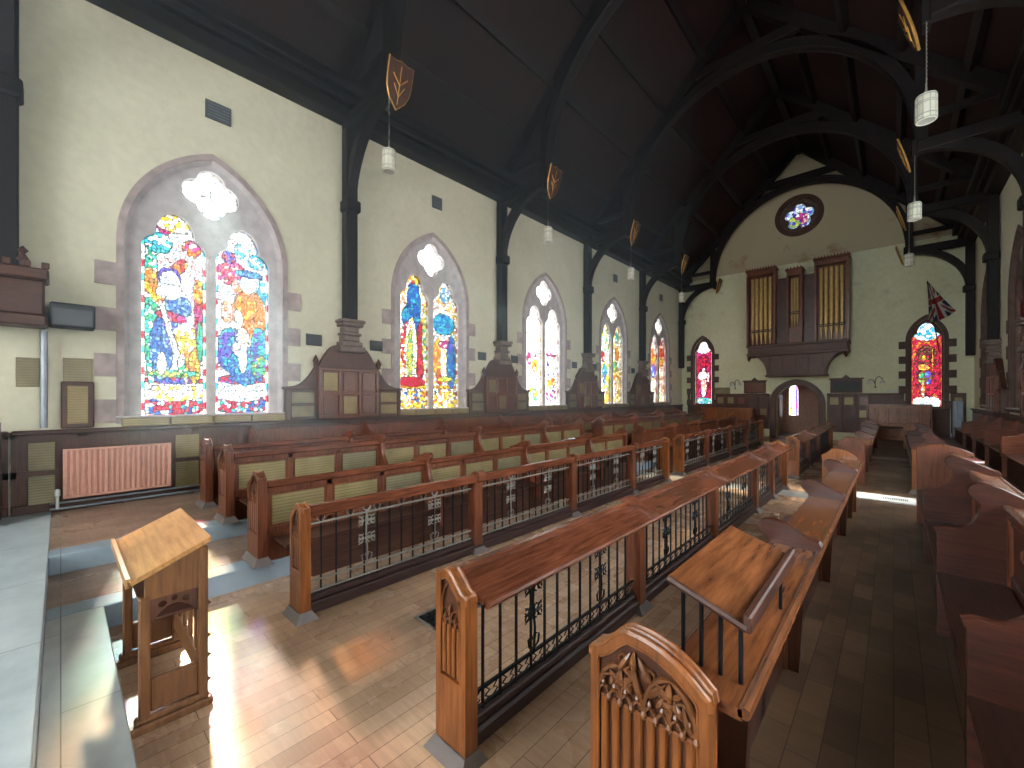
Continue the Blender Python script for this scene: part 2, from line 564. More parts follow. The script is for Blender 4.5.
# ------------------------------------------------------------------ walls
OUT_A, OUT_ZS, OUT_H, OUT_Z0 = 1.07, 4.22, 1.58, 1.52       # side window openings
T = .55
def side_wall(name, X, sgn, ys):
    loops = [[(YB, -.2), (YE, -.2), (YE, ZW + .7), (YB, ZW + .7)]]
    for y in ys:
        loops.append(pointed(y, OUT_A, OUT_Z0, OUT_ZS, OUT_H))
    mb = MB()
    mb.prism(loops, toYZ, X, X + sgn * T)
    return struct(mb.build(name, 'wall'))
side_wall('wall_left', XL, -1, WY)
side_wall('wall_right', XR, 1, WY)

RZ, ROSE_R = 9.99, .72
GAB = ZW + .3 + (XR - XL) / 2
def end_wall():
    cxm = (XL + XR) / 2
    loops = [[(XL - T, -.2), (XR + T, -.2), (XR + T, ZW + .5), (cxm, GAB + 1.2), (XL - T, ZW + .5)]]
    loops.append(pointed(-7.25, .46, 1.42, 4.05, .82))
    loops.append(pointed(.93, .46, 1.42, 4.05, .82))
    loops.append(pointed(CX - .07, .82, 0.02, 1.55, .86))
    loops.append(disc_loop(CX, RZ, ROSE_R))
    mb = MB(); mb.prism(loops, toXZ, YE, YE + T)
    struct(mb.build('wall_end', 'wall_e'))
    # wall behind the camera; its unseen tall traceried window is added for light
    loops = [[(XL - T, -.2), (XR + T, -.2), (XR + T, ZW + .5), (cxm, GAB + 1.2), (XL - T, ZW + .5)]]
    loops.append(pointed(cxm, 2.9, 2.6, 6.6, 4.6))
    mb = MB(); mb.prism(loops, toXZ, YB, YB - T)
    struct(mb.build('wall_back', 'wall'))
end_wall()

# ------------------------------------------------------------------ stained glass
P = dict(
    W=(.30, .31, .30), Y=(.22, .155, .012), G=(.012, .10, .05), B=(.007, .028, .105), C=(.010, .095, .135), R=(.12, .004, .012),
    O=(.16, .050, .006), P=(.12, .010, .06), V=(.032, .016, .12), T=(.012, .12, .10), L=(.15, .20, .26), K=(.20, .12, .12),
    N=(.05, .022, .008), E=(.11, .14, .03), D=(.03, .004, .007), S=(.18, .09, .045), A=(.05, .10, .19))
def glass_grid(name, parent, X, Y, Z, wdt, hgt, axis, shapes, base, border, cell, step, seed, lead=.007, dens=1.0):
    """a leaded pane: small quads coloured by the nearest glass piece.
    axis 'y': pane in the y-z plane at X; axis 'x': in the x-z plane at Y."""
    rng = np.random.RandomState(seed)
    nu, nv = max(4, int(wdt / step)), max(4, int(hgt / step))
    gu, gv = int(round(wdt / cell)) + 2, int(round(hgt / (cell * 1.25))) + 2
    su, sv = np.meshgrid(np.arange(-1, gu), np.arange(-1, gv), indexing='ij')
    su = (su + .5 + rng.uniform(-.42, .42, su.shape)) * (wdt / (gu - 2))
    sv = (sv + .5 + rng.uniform(-.42, .42, sv.shape)) * (hgt / (gv - 2))
    su, sv = su.ravel(), sv.ravel()
    lum = rng.uniform(.72, 1.18, len(su))
    pick = rng.rand(len(su))
    u = (np.arange(nu) + .5) * wdt / nu
    v = (np.arange(nv) + .5) * hgt / nv
    U, V = np.meshgrid(u, v, indexing='ij')
    uu, vv = U.ravel(), V.ravel()
    near = np.zeros(len(uu), int); diff = np.zeros(len(uu))
    for k in range(0, len(uu), 4000):
        a = uu[k:k + 4000, None] - su[None]
        b = vv[k:k + 4000, None] - sv[None]
        d = np.sqrt(a * a + b * b)
        part = np.argpartition(d, 1, axis=1)[:, :2]
        d0 = np.take_along_axis(d, part, 1)
        near[k:k + 4000] = np.where(d0[:, 0] > d0[:, 1], part[:, 1], part[:, 0])
        diff[k:k + 4000] = np.abs(d0[:, 1] - d0[:, 0])
    sid = np.zeros(len(uu), int)
    for n_, sh in enumerate(shapes):
        cx_, cy_, rx, ry = sh[:4]
        an = math.radians(sh[5]) if len(sh) > 5 else 0
        dx, dy = uu - cx_ * wdt, vv - cy_ * hgt
        # outlines wander a little like cut glass
        wob = 1 + .12 * np.sin(uu * 37 + n_) * np.cos(vv * 23 + n_ * 2)
        du = dx * math.cos(an) + dy * math.sin(an)
        dv = -dx * math.sin(an) + dy * math.cos(an)
        sid[((du / (rx * wdt)) ** 2 + (dv / (ry * hgt)) ** 2) < wob] = n_ + 1
    pals = [base] + [sh[4] for sh in shapes]
    res = np.zeros((len(uu), 3))
    for n_, pl in enumerate(pals):
        m_ = sid == n_
        if not m_.any(): continue
        tab = np.array([P[c] for c in pl])
        ix = np.minimum((pick[near[m_]] * len(pl)).astype(int), len(pl) - 1)
        res[m_] = tab[ix] * lum[near[m_]][:, None]
    res[diff < lead] *= .07
    g = sid.reshape(nu, nv)
    e_ = np.zeros((nu, nv), bool)
    e_[1:, :] |= g[1:, :] != g[:-1, :]
    e_[:, 1:] |= g[:, 1:] != g[:, :-1]
    res[e_.ravel()] *= .06
    # narrow border of squares
    bw = .055
    edge = np.minimum(uu, wdt - uu)
    isb = edge < bw
    idx = (vv / .11).astype(int)
    pat = np.array([P[border[i % len(border)]] for i in range(int(idx.max()) + 1)])
    res[isb] = pat[idx[isb]]
    res[isb & ((vv % .11) < .014)] *= .15
    res[np.abs(edge - bw) < step * .55] *= .25
    # saddle bars
    sb = (vv % .42) < .014
    res[sb] *= .2
    res *= dens
    U1, V1 = np.meshgrid(np.linspace(0, wdt, nu + 1), np.linspace(0, hgt, nv + 1), indexing='ij')
    U1, V1 = U1.ravel(), V1.ravel()
    if axis == 'y':
        co = np.stack([np.full_like(U1, X), Y + U1, Z + V1], 1)
    else:
        co = np.stack([X + U1, np.full_like(U1, Y), Z + V1], 1)
    I, J = np.meshgrid(np.arange(nu), np.arange(nv), indexing='ij')
    i0 = (I * (nv + 1) + J).ravel()
    faces = np.stack([i0, i0 + (nv + 1), i0 + (nv + 2), i0 + 1], 1)
    me = bpy.data.meshes.new(name)
    me.vertices.add(len(co)); me.vertices.foreach_set('co', co.ravel())
    me.loops.add(faces.size); me.loops.foreach_set('vertex_index', faces.ravel())
    me.polygons.add(len(faces))
    me.polygons.foreach_set('loop_start', np.arange(0, faces.size, 4))
    me.polygons.foreach_set('loop_total', np.full(len(faces), 4))
    me.update(calc_edges=True)
    at = me.attributes.new('tint', 'FLOAT_COLOR', 'FACE')
    at.data.foreach_set('color', np.concatenate([np.clip(res, 0, 1), np.ones((len(res), 1))], 1).ravel())
    me.materials.append(M['glass'])
    o = bpy.data.objects.new(name, me)
    COL.objects.link(o); o.parent = parent
    return o

# picture content of every light: ellipses (x, y, rx, ry, colours, tilt) over a base
F = {}
F['1L'] = ('WWWLK', 'WRWWT', [
    (.5, .05, .5, .05, 'BRTRL'), (.5, .11, .45, .04, 'WWWWY'), (.5, .17, .5, .018, 'RBVR'),
    (.15, .50, .10, .36, 'TWTG'), (.13, .62, .12, .06, 'OYS'), (.22, .57, .10, .05, 'YO', 20),
    (.30, .32, .17, .15, 'BBA'), (.42, .42, .12, .12, 'BAV'), (.55, .52, .2, .055, 'BA', 25),
    (.72, .30, .2, .12, 'OYYO'), (.66, .37, .22, .06, 'YW', 20), (.80, .24, .1, .08, 'OY'),
    (.45, .465, .25, .022, 'RP', -12), (.86, .50, .07, .14, 'RRP'), (.88, .36, .05, .10, 'TG'), (.86, .60, .09, .06, 'YOS'),
    (.55, .70, .10, .05, 'OYR', -35), (.42, .645, .17, .05, 'V'), (.42, .625, .15, .055, 'WWWL'),
    (.42, .58, .2, .035, 'WW'), (.46, .36, .05, .19, 'W', 14), (.55, .28, .035, .16, 'WW', 14),
    (.5, .20, .4, .018, 'ETGE'), (.30, .245, .07, .05, 'WW'), (.6, .245, .06, .05, 'WG'),
    (.25, .80, .2, .05, 'TWC'), (.35, .87, .10, .025, 'RP'), (.75, .80, .15, .04, 'WPO'), (.5, .93, .4, .07, 'WWWY')])
F['1R'] = ('WWLLK', 'WWRLC', [
    (.5, .05, .5, .05, 'BRTRL'), (.5, .11, .42, .045, 'WWWWL'), (.5, .18, .5, .022, 'RPRB'),
    (.86, .50, .10, .24, 'CCL'), (.62, .52, .34, .13, 'OOOS'), (.55, .56, .2, .08, 'OYO'), (.42, .49, .08, .05, 'WW'),
    (.2, .46, .2, .025, 'W'), (.22, .52, .1, .06, 'WSK'),
    (.28, .33, .26, .11, 'BVVC'), (.55, .25, .32, .10, 'BCCB'), (.80, .34, .16, .12, 'CVBT'), (.5, .40, .12, .05, 'WSW'),
    (.45, .34, .14, .04, 'WKW'), (.5, .29, .08, .08, 'WWL'), (.8, .25, .14, .06, 'GETV'),
    (.30, .72, .28, .06, 'PPRK', 20), (.40, .66, .10, .035, 'SOK'), (.6, .68, .16, .05, 'WWL'), (.6, .73, .25, .02, 'BCB'),
    (.25, .80, .12, .03, 'RV'), (.55, .85, .2, .05, 'CLW'), (.75, .80, .15, .04, 'WLC'), (.5, .93, .3, .05, 'WWL')])
F['2L'] = ('WWYWS', 'WYWRW', [
    (.5, .07, .5, .08, 'YYWOBW'), (.5, .16, .5, .012, 'OY'), (.50, .72, .24, .20, 'BBC'), (.3, .64, .2, .08, 'BC'),
    (.72, .40, .15, .22, 'RRRD'), (.25, .45, .18, .16, 'WOR'), (.42, .42, .20, .22, 'WWWE'), (.38, .38, .09, .18, 'EEYG'),
    (.42, .60, .09, .045, 'YWS'), (.88, .5, .1, .22, 'WYGE'), (.45, .195, .45, .035, 'RRRR'), (.5, .93, .3, .05, 'OWRY')])
F['2R'] = ('WWYLS', 'WYWRW', [
    (.5, .07, .5, .08, 'YYWOBW'), (.5, .16, .5, .012, 'OY'), (.45, .63, .42, .08, 'CCCB'), (.75, .35, .18, .20, 'BBBC'),
    (.25, .38, .22, .14, 'OOYS'), (.30, .24, .12, .06, 'RO'), (.45, .36, .12, .18, 'WWWY'), (.55, .48, .3, .03, 'PPRW'),
    (.72, .46, .12, .05, 'BV'), (.5, .85, .18, .06, 'CWA'), (.5, .22, .3, .02, 'YE')])
F['3L'] = ('WWWWWW', 'WWWWY', [(.45, .10, .35, .07, 'GEWYW'), (.6, .38, .2, .06, 'OYWS'), (.25, .44, .12, .06, 'RPW'), (.5, .22, .3, .04, 'WWS'), (.6, .50, .15, .04, 'RWW')])
F['3R'] = ('WWWWWW', 'WWWWP', [(.5, .10, .4, .06, 'WPWV'), (.30, .42, .08, .14, 'WVPW'), (.55, .22, .35, .05, 'YWWO'), (.5, .50, .35, .02, 'PPW'), (.7, .38, .1, .10, 'WLW')])
F['4L'] = ('WWYLE', 'WYWGW', [(.5, .08, .45, .07, 'YOYW'), (.45, .35, .22, .12, 'BCCL'), (.3, .55, .2, .06, 'ORW'), (.5, .7, .3, .1, 'WEWT'), (.7, .25, .2, .1, 'WEY')])
F['4R'] = ('WWYSL', 'WYWGW', [(.5, .08, .45, .07, 'OYW'), (.5, .30, .3, .15, 'YOSW'), (.5, .60, .25, .08, 'OYO'), (.5, .80, .2, .06, 'CTW'), (.3, .45, .2, .06, 'EG')])
F['5L'] = ('WOKSL', 'ROWWR', [(.5, .08, .45, .07, 'WEW'), (.5, .45, .3, .1, 'BVL'), (.5, .62, .3, .1, 'OYR'), (.5, .25, .3, .1, 'WWE'), (.5, .88, .3, .06, 'WWR')])
F['5R'] = ('WOKSW', 'ROWWR', [(.5, .08, .45, .07, 'WEW'), (.5, .72, .45, .07, 'RRO'), (.5, .45, .3, .12, 'SWK'), (.5, .58, .3, .06, 'YOR'), (.5, .88, .3, .06, 'WRR')])
F['6'] = ('RRPR', 'WWWW', [(.5, .05, .5, .05, 'TGWA'), (.5, .92, .5, .13, 'WWLW'), (.5, .45, .42, .32, 'RRPD'), (.5, .27, .16, .16, 'SWK'),
    (.45, .44, .28, .07, 'WWKW', 20), (.5, .53, .08, .03, 'SW'), (.75, .42, .06, .08, 'WK'), (.5, .70, .30, .05, 'RD')])
F['7'] = ('RRRO', 'RORR', [(.5, .05, .5, .07, 'WWLW'), (.5, .92, .5, .15, 'CLWL'), (.5, .42, .42, .30, 'RRRD'), (.5, .62, .30, .09, 'DND'), (.42, .52, .20, .14, 'DNR'),
    (.42, .57, .07, .035, 'OY'), (.40, .46, .20, .035, 'YOS', -15), (.35, .34, .12, .08, 'GEN'), (.55, .34, .12, .08, 'ANV'),
    (.38, .20, .07, .10, 'SOK'), (.68, .55, .03, .14, 'OY')])

def quoins(mb, y, a, z0, zs, h, depth_to, w0, w1, tooth=.30, th=.33, band=.12):
    """stone surround standing a little proud of the plaster, toothed below the spring"""
    outer = pointed(y, a + band, z0 - .02, zs, h + band * 1.15)
    inner = pointed(y, a, z0 + .0, zs, h)
    mb.prism([outer, inner], depth_to, w0, w1)
    k, z = 0, z0
    while z < zs - .1:
        if k % 2 == 0:
            for sgn in (-1, 1):
                x0, x1 = y + sgn * (a + band - .01), y + sgn * (a + band + tooth * .75)
                lo, hi = min(x0, x1), max(x0, x1)
                mb.prism([[(lo, z), (hi, z), (hi, z + th), (lo, z + th)]], depth_to, w0, w1)
        z += th; k += 1

def side_window(n, X, sgn, y, keyL, keyR, step, detail=True, dens=.58, seed=0, st='stone_tr', st2='stone_red', pale=False):
    e = bpy.data.objects.new('window_%d' % n, None)
    COL.objects.link(e); struct(e)
    gx = X + sgn * .14
    z0 = OUT_Z0 + .06
    zs = 4.10
    yl, yr = y - .468, y + .468
    hw = .408
    holes = [lancet(yl, hw, z0, zs), lancet(yr, hw, z0, zs), foil(y, 5.24, 4, .20, .20)]
    mb = MB()
    mb.prism([pointed(y, OUT_A, OUT_Z0, OUT_ZS, OUT_H)] + holes, toYZ, gx - sgn * .07, gx + sgn * .07)
    mb.build('tracery', st, e)
    # splayed reveal lining inside the opening
    o_ = pointed(y, OUT_A + .002, OUT_Z0, OUT_ZS, OUT_H)
    i_ = pointed(y, OUT_A - .06, OUT_Z0 + .001, OUT_ZS, OUT_H - .06)
    vs = [(X + sgn * .0, u, v) for u, v in o_] + [(gx - sgn * .07, u, v) for u, v in i_]
    k = len(o_)
    fs = [(i, (i + 1) % k, (i + 1) % k + k, i + k) for i in range(1, k)]
    mb = MB(); mb.add(vs, fs); mb.build('reveal', st, e)
    mb = MB(); quoins(mb, y, OUT_A, OUT_Z0, OUT_ZS, OUT_H, toYZ, X - sgn * .02, X + sgn * .05, band=.085)
    mb.build('surround', st2, e)
    mb = MB(); mb.box(X - sgn * .07, gx, y - OUT_A - .1, y + OUT_A + .1, OUT_Z0 + .055, OUT_Z0 + .085, 0, .012)
    mb.build('window_sill', 'stone_tr', e)
    if pale:
        mb = MB(); mb.box(gx - .003, gx + .003, y - .9, y + .9, z0, 5.7); mb.build('pane', 'clear', e)
        portal((X + sgn * (T + .02), y, 3.65), (-sgn, 0, 0), 2.3, 4.4)
        return e
    for cy, key in ((yl, keyL), (yr, keyR)):
        base, bor, sh = F[key]
        glass_grid('pane', e, gx, cy - hw - .01, z0 - .01, 2 * hw + .02, 3.40, 'y', sh, base, bor, (.048 if step < .015 else .08), step, seed + (cy > y), dens=dens, lead=.009 if step < .015 else .012)
    glass_grid('pane', e, gx, y - .43, 4.80, .86, .88, 'y', [], 'WWWW', 'W', .14, .02, seed + 5, lead=.004, dens=dens * 1.1)
    portal((X + sgn * (T + .02), y, 3.65), (-sgn, 0, 0), 2.3, 4.4)
    return e
side_window(1, XL, -1, WY[0], '1L', '1R', .010, seed=11)
side_window(2, XL, -1, WY[1], '2L', '2R', .014, seed=21)
side_window(3, XL, -1, WY[2], '3L', '3R', .02, seed=31, dens=.9)
side_window(4, XL, -1, WY[3], '4L', '4R', .02, seed=41)
side_window(5, XL, -1, WY[4], '5L', '5R', .02, seed=51)
side_window(6, XR, 1, WY[4], '5L', '2R', .025, seed=61, dens=.16, st='stone_brown', st2='stone_brown')  # glass of these two tinted dark to stand for the shaded side
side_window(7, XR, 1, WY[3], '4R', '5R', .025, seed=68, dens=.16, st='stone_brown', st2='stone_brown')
side_window(8, XR, 1, WY[2], '4R', '5R', .04, st='stone_brown', st2='stone_brown', pale=True)  # these three unseen windows and their clear glass are added for light
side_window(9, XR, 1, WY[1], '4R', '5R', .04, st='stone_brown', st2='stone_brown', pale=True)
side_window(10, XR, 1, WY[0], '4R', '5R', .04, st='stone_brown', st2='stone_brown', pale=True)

def end_window(n, cx, key):
    e = bpy.data.objects.new('window_%d' % n, None)
    COL.objects.link(e); struct(e)
    mb = MB()
    mb.prism([pointed(cx, .46, 1.42, 4.05, .82), lancet(cx, .41, 1.50, 4.02)], toXZ, YE + .10, YE + .22)
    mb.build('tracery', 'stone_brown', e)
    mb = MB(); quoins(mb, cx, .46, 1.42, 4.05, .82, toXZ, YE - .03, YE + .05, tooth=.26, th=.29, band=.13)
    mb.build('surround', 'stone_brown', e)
    base, bor, sh = F[key]
    glass_grid('pane', e, cx - .43, YE + .16, 1.48, .86, 3.3, 'x', sh, base, bor, .07, .016, n * 13, dens=.5, lead=.010)
    portal((cx, YE + T + .02, 3.1), (0, -1, 0), .95, 3.6)
end_window(11, -7.25, '6')
end_window(12, .93, '7')

def rose():
    e = bpy.data.objects.new('window_13', None)
    COL.objects.link(e); struct(e)
    mb = MB()
    mb.prism([disc_loop(CX, RZ, ROSE_R), foil(CX, RZ, 5, .33, .25)], toXZ, YE + .14, YE + .24)
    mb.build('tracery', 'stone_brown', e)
    mb = MB()
    mb.prism([disc_loop(CX, RZ, .92), disc_loop(CX, RZ, ROSE_R)], toXZ, YE - .05, YE + .12)
    mb.build('surround', 'dark_z', e)
    mb = MB()
    mb.tube([(u, YE + .12, v) for u, v in foil(CX, RZ, 5, .335, .255)], .028, 6, 0, True)
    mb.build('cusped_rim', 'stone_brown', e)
    mb = MB(); mb.prism([foil(CX, RZ, 5, .325, .245), foil(CX, RZ, 5, .285, .205)], toXZ, YE + .176, YE + .182); mb.build('border_glass', 'clear', e)
    glass_grid('pane', e, CX - .62, YE + .19, RZ - .62, 1.24, 1.24, 'x',
               [(.5, .5, .5, .5, 'LVAW'), (.6, .4, .2, .2, 'KPW'), (.35, .35, .2, .2, 'EVA'), (.5, .5, .14, .14, 'WP')], 'AVLK', 'A', .12, .02, 77, dens=.22)
    portal((CX, YE + T + .02, RZ), (0, -1, 0), 1.3, 1.3)
rose()

def back_fill_window():
    cxm = (XL + XR) / 2
    e = bpy.data.objects.new('window_14', None)  # unseen window, added to brighten the room from behind
    COL.objects.link(e); struct(e)
    holes = []
    for k in range(4):
        c = cxm + (k - 1.5) * 1.42
        holes.append(pointed(c, .62, 2.75, 6.4 if k in (1, 2) else 5.9, .95, 6))
    holes.append(foil(cxm, 9.0, 6, .62, .38))
    holes.append(foil(cxm - 1.35, 7.65, 4, .24, .22)); holes.append(foil(cxm + 1.35, 7.65, 4, .24, .22))
    mb = MB(); mb.prism([pointed(cxm, 2.9, 2.6, 6.6, 4.6)] + holes, toXZ, YB - .2, YB - .32)
    mb.build('tracery', 'stone_tr', e)
    mb = MB(); mb.prism([pointed(cxm, 2.88, 2.62, 6.6, 4.55)], toXZ, YB - .26, YB - .265)
    mb.build('pane', 'clear', e)
    portal((cxm, YB - T - .02, 6.9), (0, 1, 0), 5.9, 8.6)
back_fill_window()

# ------------------------------------------------------------------ roof
RAKE = 1.0
cxm = (XL + XR) / 2
def roof_z(x):           # underside of the boards
    return 13.10 - abs(x - cxm)
def build_roof():
    mb = MB()
    for sgn in (-1, 1):
        x1 = cxm + sgn * 6.2
        mb.hexa([(cxm, YB - .6, roof_z(cxm)), (x1, YB - .6, roof_z(x1)), (x1, YE + .6, roof_z(x1)), (cxm, YE + .6, roof_z(cxm)),
                 (cxm, YB - .6, roof_z(cxm) + .2), (x1, YB - .6, roof_z(x1) + .2), (x1, YE + .6, roof_z(x1) + .2), (cxm, YE + .6, roof_z(cxm) + .2)])
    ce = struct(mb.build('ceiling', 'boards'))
    for sgn in (-1, 1):
        for dx in (1.15, 2.25, 3.3, 4.3):
            x = cxm + sgn * dx
            z = roof_z(x)
            mb = MB()
            a, b2 = .075, .17
            q = math.sqrt(.5)
            # box aligned with the slope
            def P3(al, dn, y):
                return (x + sgn * al * q - sgn * dn * q * 1.0, y, z - al * q - dn * q)
            pts = [P3(-a, b2, YB), P3(a, b2, YB), P3(a, b2, YE), P3(-a, b2, YE), P3(-a, -.01, YB), P3(a, -.01, YB), P3(a, -.01, YE), P3(-a, -.01, YE)]
            mb.hexa(pts)
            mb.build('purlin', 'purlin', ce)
    for X, sgn in ((XL, 1), (XR, -1)):
        mb = MB()
        mb.box(X - sgn * .02, X + sgn * .30, YB, YE, ZW, ZW + .26, 0, .02)
        mb.box(X - sgn * .02, X + sgn * .42, YB, YE, ZW + .26, ZW + .40, 0, .02)
        mb.box(X - sgn * .1, X + sgn * .55, YB, YE, ZW + .40, ZW + .62, 0, .02)
        mb.build('wall_plate', 'purlin', ce)
    mb = MB(); mb.box(cxm - .1, cxm + .1, YB, YE, 12.72, 13.1); mb.build('ridge_beam', 'purlin', ce)
build_roof()

HZ0, HZ1 = 7.30, 7.56
HXL, HXR = -6.52, .34         # hammer beam ends
def arc_pts(cx, cz, rx, rz, t0, t1, n=16):
    return [(cx + rx * math.cos(t0 + (t1 - t0) * i / n), cz + rz * math.sin(t0 + (t1 - t0) * i / n)) for i in range(n + 1)]
def shield_outline(wd, ht):
    a = wd / 2
    pts = [(-a, ht * .5), (-a * .5, ht * .46), (0, ht * .5), (a * .5, ht * .46), (a, ht * .5), (a, ht * .1), (a * .92, -ht * .1), (a * .65, -ht * .3), (0, -ht * .5), (-a * .65, -ht * .3), (-a * .92, -ht * .1), (-a, ht * .1)]
    return pts
def make_truss(pedestal_z=3.35):
    t = thing('roof_truss', '', 'roof truss', (0, 0, 0), 'roof trusses')
    d = .13
    for X, hx, sgn in ((XL, HXL, 1), (XR, HXR, -1)):
        mb = MB()
        mb.box(X + sgn * .03, X + sgn * .25, -.12, .12, pedestal_z, HZ0, 0, .015)
        mb.box(X + sgn * .02, X + sgn * .32, -.16, .16, 5.62, 5.86, 0, .03)
        mb.build('wall_post', 'truss', t)
        mb = MB()
        mb.box(X + sgn * .03, hx, -.12, .12, HZ0, HZ1, 0, .02)
        mb.box(hx - sgn * .05, hx + sgn * .06, -.14, .14, HZ0 - .1, HZ1 + .03, 0, .02)
        mb.build('hammer_beam', 'truss', t)
        # curved brace under the hammer beam: quarter arc hollow towards the nave
        L = abs(hx - X) - .25
        cxa, cza = X + sgn * (.25 + L), 5.75
        inner = [(cxa - sgn * L * math.cos(q), cza + 1.55 * math.sin(q)) for q in [PI / 2 * i / 14 for i in range(15)]]
        outer = [(cxa - sgn * (L + .0) * math.cos(q) * 1.0 - sgn * .20 * math.cos(q) , cza + 1.55 * math.sin(q) + .22 * math.sin(q)) for q in [PI / 2 * i / 14 for i in range(15)]]
        mb = MB(); mb.prism([inner + outer[::-1]], toXZ, -.09, .09)
        mb.build('curved_brace', 'truss', t)
        # post on the hammer beam end
        mb = MB()
        xz = roof_z(hx) - .15
        mb.box(hx + sgn * .0, hx - sgn * .20, -.10, .10, HZ1, xz, 0, .015)
        mb.build('hammer_post', 'truss', t)
        # upper struts in the spandrel
        mb = MB()
        mb.box(X + sgn * .1, hx, -.07, .07, HZ1 + .45, HZ1 + .58)
        mb.build('spandrel_rail', 'truss', t)
        # carved shield leaning from the beam end
        s_ = MB(); s_.prism([shield_outline(.46, .74)], toYZ, -.02, .02)
        so_ = s_.build('heraldic_shield', 'dark_z', t)
        so_.location = (hx + sgn * .17, 0, 7.30)
        so_.rotation_euler = (0, sgn * math.radians(16), 0)
        g_ = MB(); ol = shield_outline(.46, .74)
        g_.tube([(0, u, v) for u, v in ol], .018, 6, 0, True)
        g_.tube([(sgn * .022, -.14, .15), (sgn * .03, 0, .0), (sgn * .022, .14, .15)], .012, 5)
        g_.tube([(sgn * .022, -.10, .0), (sgn * .03, 0, -.18), (sgn * .022, .10, 0)], .010, 5)
        g_.tube([(sgn * .022, 0, .3), (sgn * .022, 0, -.3)], .008, 5)
        g_.build('gilt_edge', 'gilt', so_)
    # great arch
    ca = (HXL + HXR) / 2; ra = (HXR - HXL) / 2
    inner = arc_pts(ca, HZ1, ra, 3.56, 0, PI, 36)
    outer = arc_pts(ca, HZ1, ra + .22, 3.56 + .26, 0, PI, 36)
    mb = MB(); mb.prism([inner + outer[::-1]], toXZ, -.11, .11)
    mid = arc_pts(ca, HZ1, ra + .02, 3.56 + .02, 0, PI, 36)
    mb.tube([(x, -.115, z) for x, z in mid], .03, 5); mb.tube([(x, .115, z) for x, z in mid], .03, 5)
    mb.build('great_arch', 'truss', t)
    for sgn in (-1, 1):
        mb = MB()
        x1 = cxm + sgn * 5.0
        zt = lambda x: roof_z(x) - .02
        mb.hexa([(cxm, -.11, zt(cxm) - .42), (x1, -.11, zt(x1) - .42), (x1, .11, zt(x1) - .42), (cxm, .11, zt(cxm) - .42),
                 (cxm, -.11, zt(cxm)), (x1, -.11, zt(x1)), (x1, .11, zt(x1)), (cxm, .11, zt(cxm))])
        mb.build('principal_rafter', 'truss', t)
    mb = MB(); mb.box(cxm - 1.6, cxm + 1.6, -.09, .09, 11.36, 11.62, 0, .02)
    mb.build('collar', 'truss', t)
    return t
proto = make_truss()
TL = ['dark timber roof truss directly overhead beside the bare left wall edge',
      'dark arched roof truss resting between the first and second left windows, counted from the camera',
      'dark arched roof truss resting between the second and third left windows',
      'dark arched roof truss resting between the third and fourth left windows',
      'dark arched roof truss between the fourth and fifth left windows',
      'dark arched roof truss standing close against the organ wall']
for k in range(6):
    o = proto if k == 0 else copy_tree(proto)
    o.location = (0, TY[k], 0)
    o['label'] = TL[k]

# ------------------------------------------------------------------ pendant lamps
def make_lamp():
    t = thing('pendant_lamp', '', 'lamp', (0, 0, 0), 'cream cylinder pendant lamps')
    mb = MB(); mb.lathe([(.0, .20), (.05, .20), (.108, .185), (.113, .17), (.113, -.17), (.108, -.18), (.095, -.18), (.09, -.15), (.0, -.15)], seg=20)
    mb.build('shade', 'lampglass', t, True)
    mb = MB()
    for z in (.16, .08, .055, -.10, -.165):
        mb.lathe([(.114, z - .007), (.118, z), (.114, z + .007)], seg=20)
    for k in range(10):
        a = 2 * PI * k / 10
        mb.tube([(.114 * math.cos(a), .114 * math.sin(a), -.17), (.114 * math.cos(a), .114 * math.sin(a), .17)], .004, 4)
    mb.build('band', 'lampband', t)
    mb = MB(); mb.lathe([(.0, .198), (.03, .20), (.022, .24), (.012, .28), (.012, .36)], seg=10)
    mb.build('cap', 'irongray', t, True)
    mb = MB()
    z = .33
    while z < 1.20:
        mb.tube([(0, 0, z), (.008, 0, z + .03), (0, 0, z + .06)], .006, 4); z += .06
    mb.tube([(0, 0, .33), (0, 0, 1.24)], .004, 4)
    mb.build('chain', 'irongray', t)
    return t
lp = make_lamp()
LAMPS = [(HXL + .12, TY[1], 5.94, 'cream cylinder pendant lamp nearest on the left, above the first pew rows'),
         (HXL + .12, TY[2], 5.94, 'cream pendant lamp hanging second along the left side'),
         (HXL + .12, TY[3], 5.94, 'small cream pendant lamp hanging third along the left side'),
         (HXL + .12, TY[4], 5.94, 'smallest far cream pendant lamp on the left side near the organ wall'),
         (HXR - .0, TY[2], 5.97, 'cream cylinder pendant lamp highest and largest on the right side'),
         (HXR - .0, TY[3], 5.97, 'cream pendant lamp hanging second along the right side'),
         (HXR - .0, TY[4], 5.97, 'far cream pendant lamp on the right, in front of the end gable')]
for i, (x, y, z, lb) in enumerate(LAMPS):
    o = lp if i == 0 else copy_tree(lp)
    o.location = (x, y - .16, z)
    o['label'] = lb

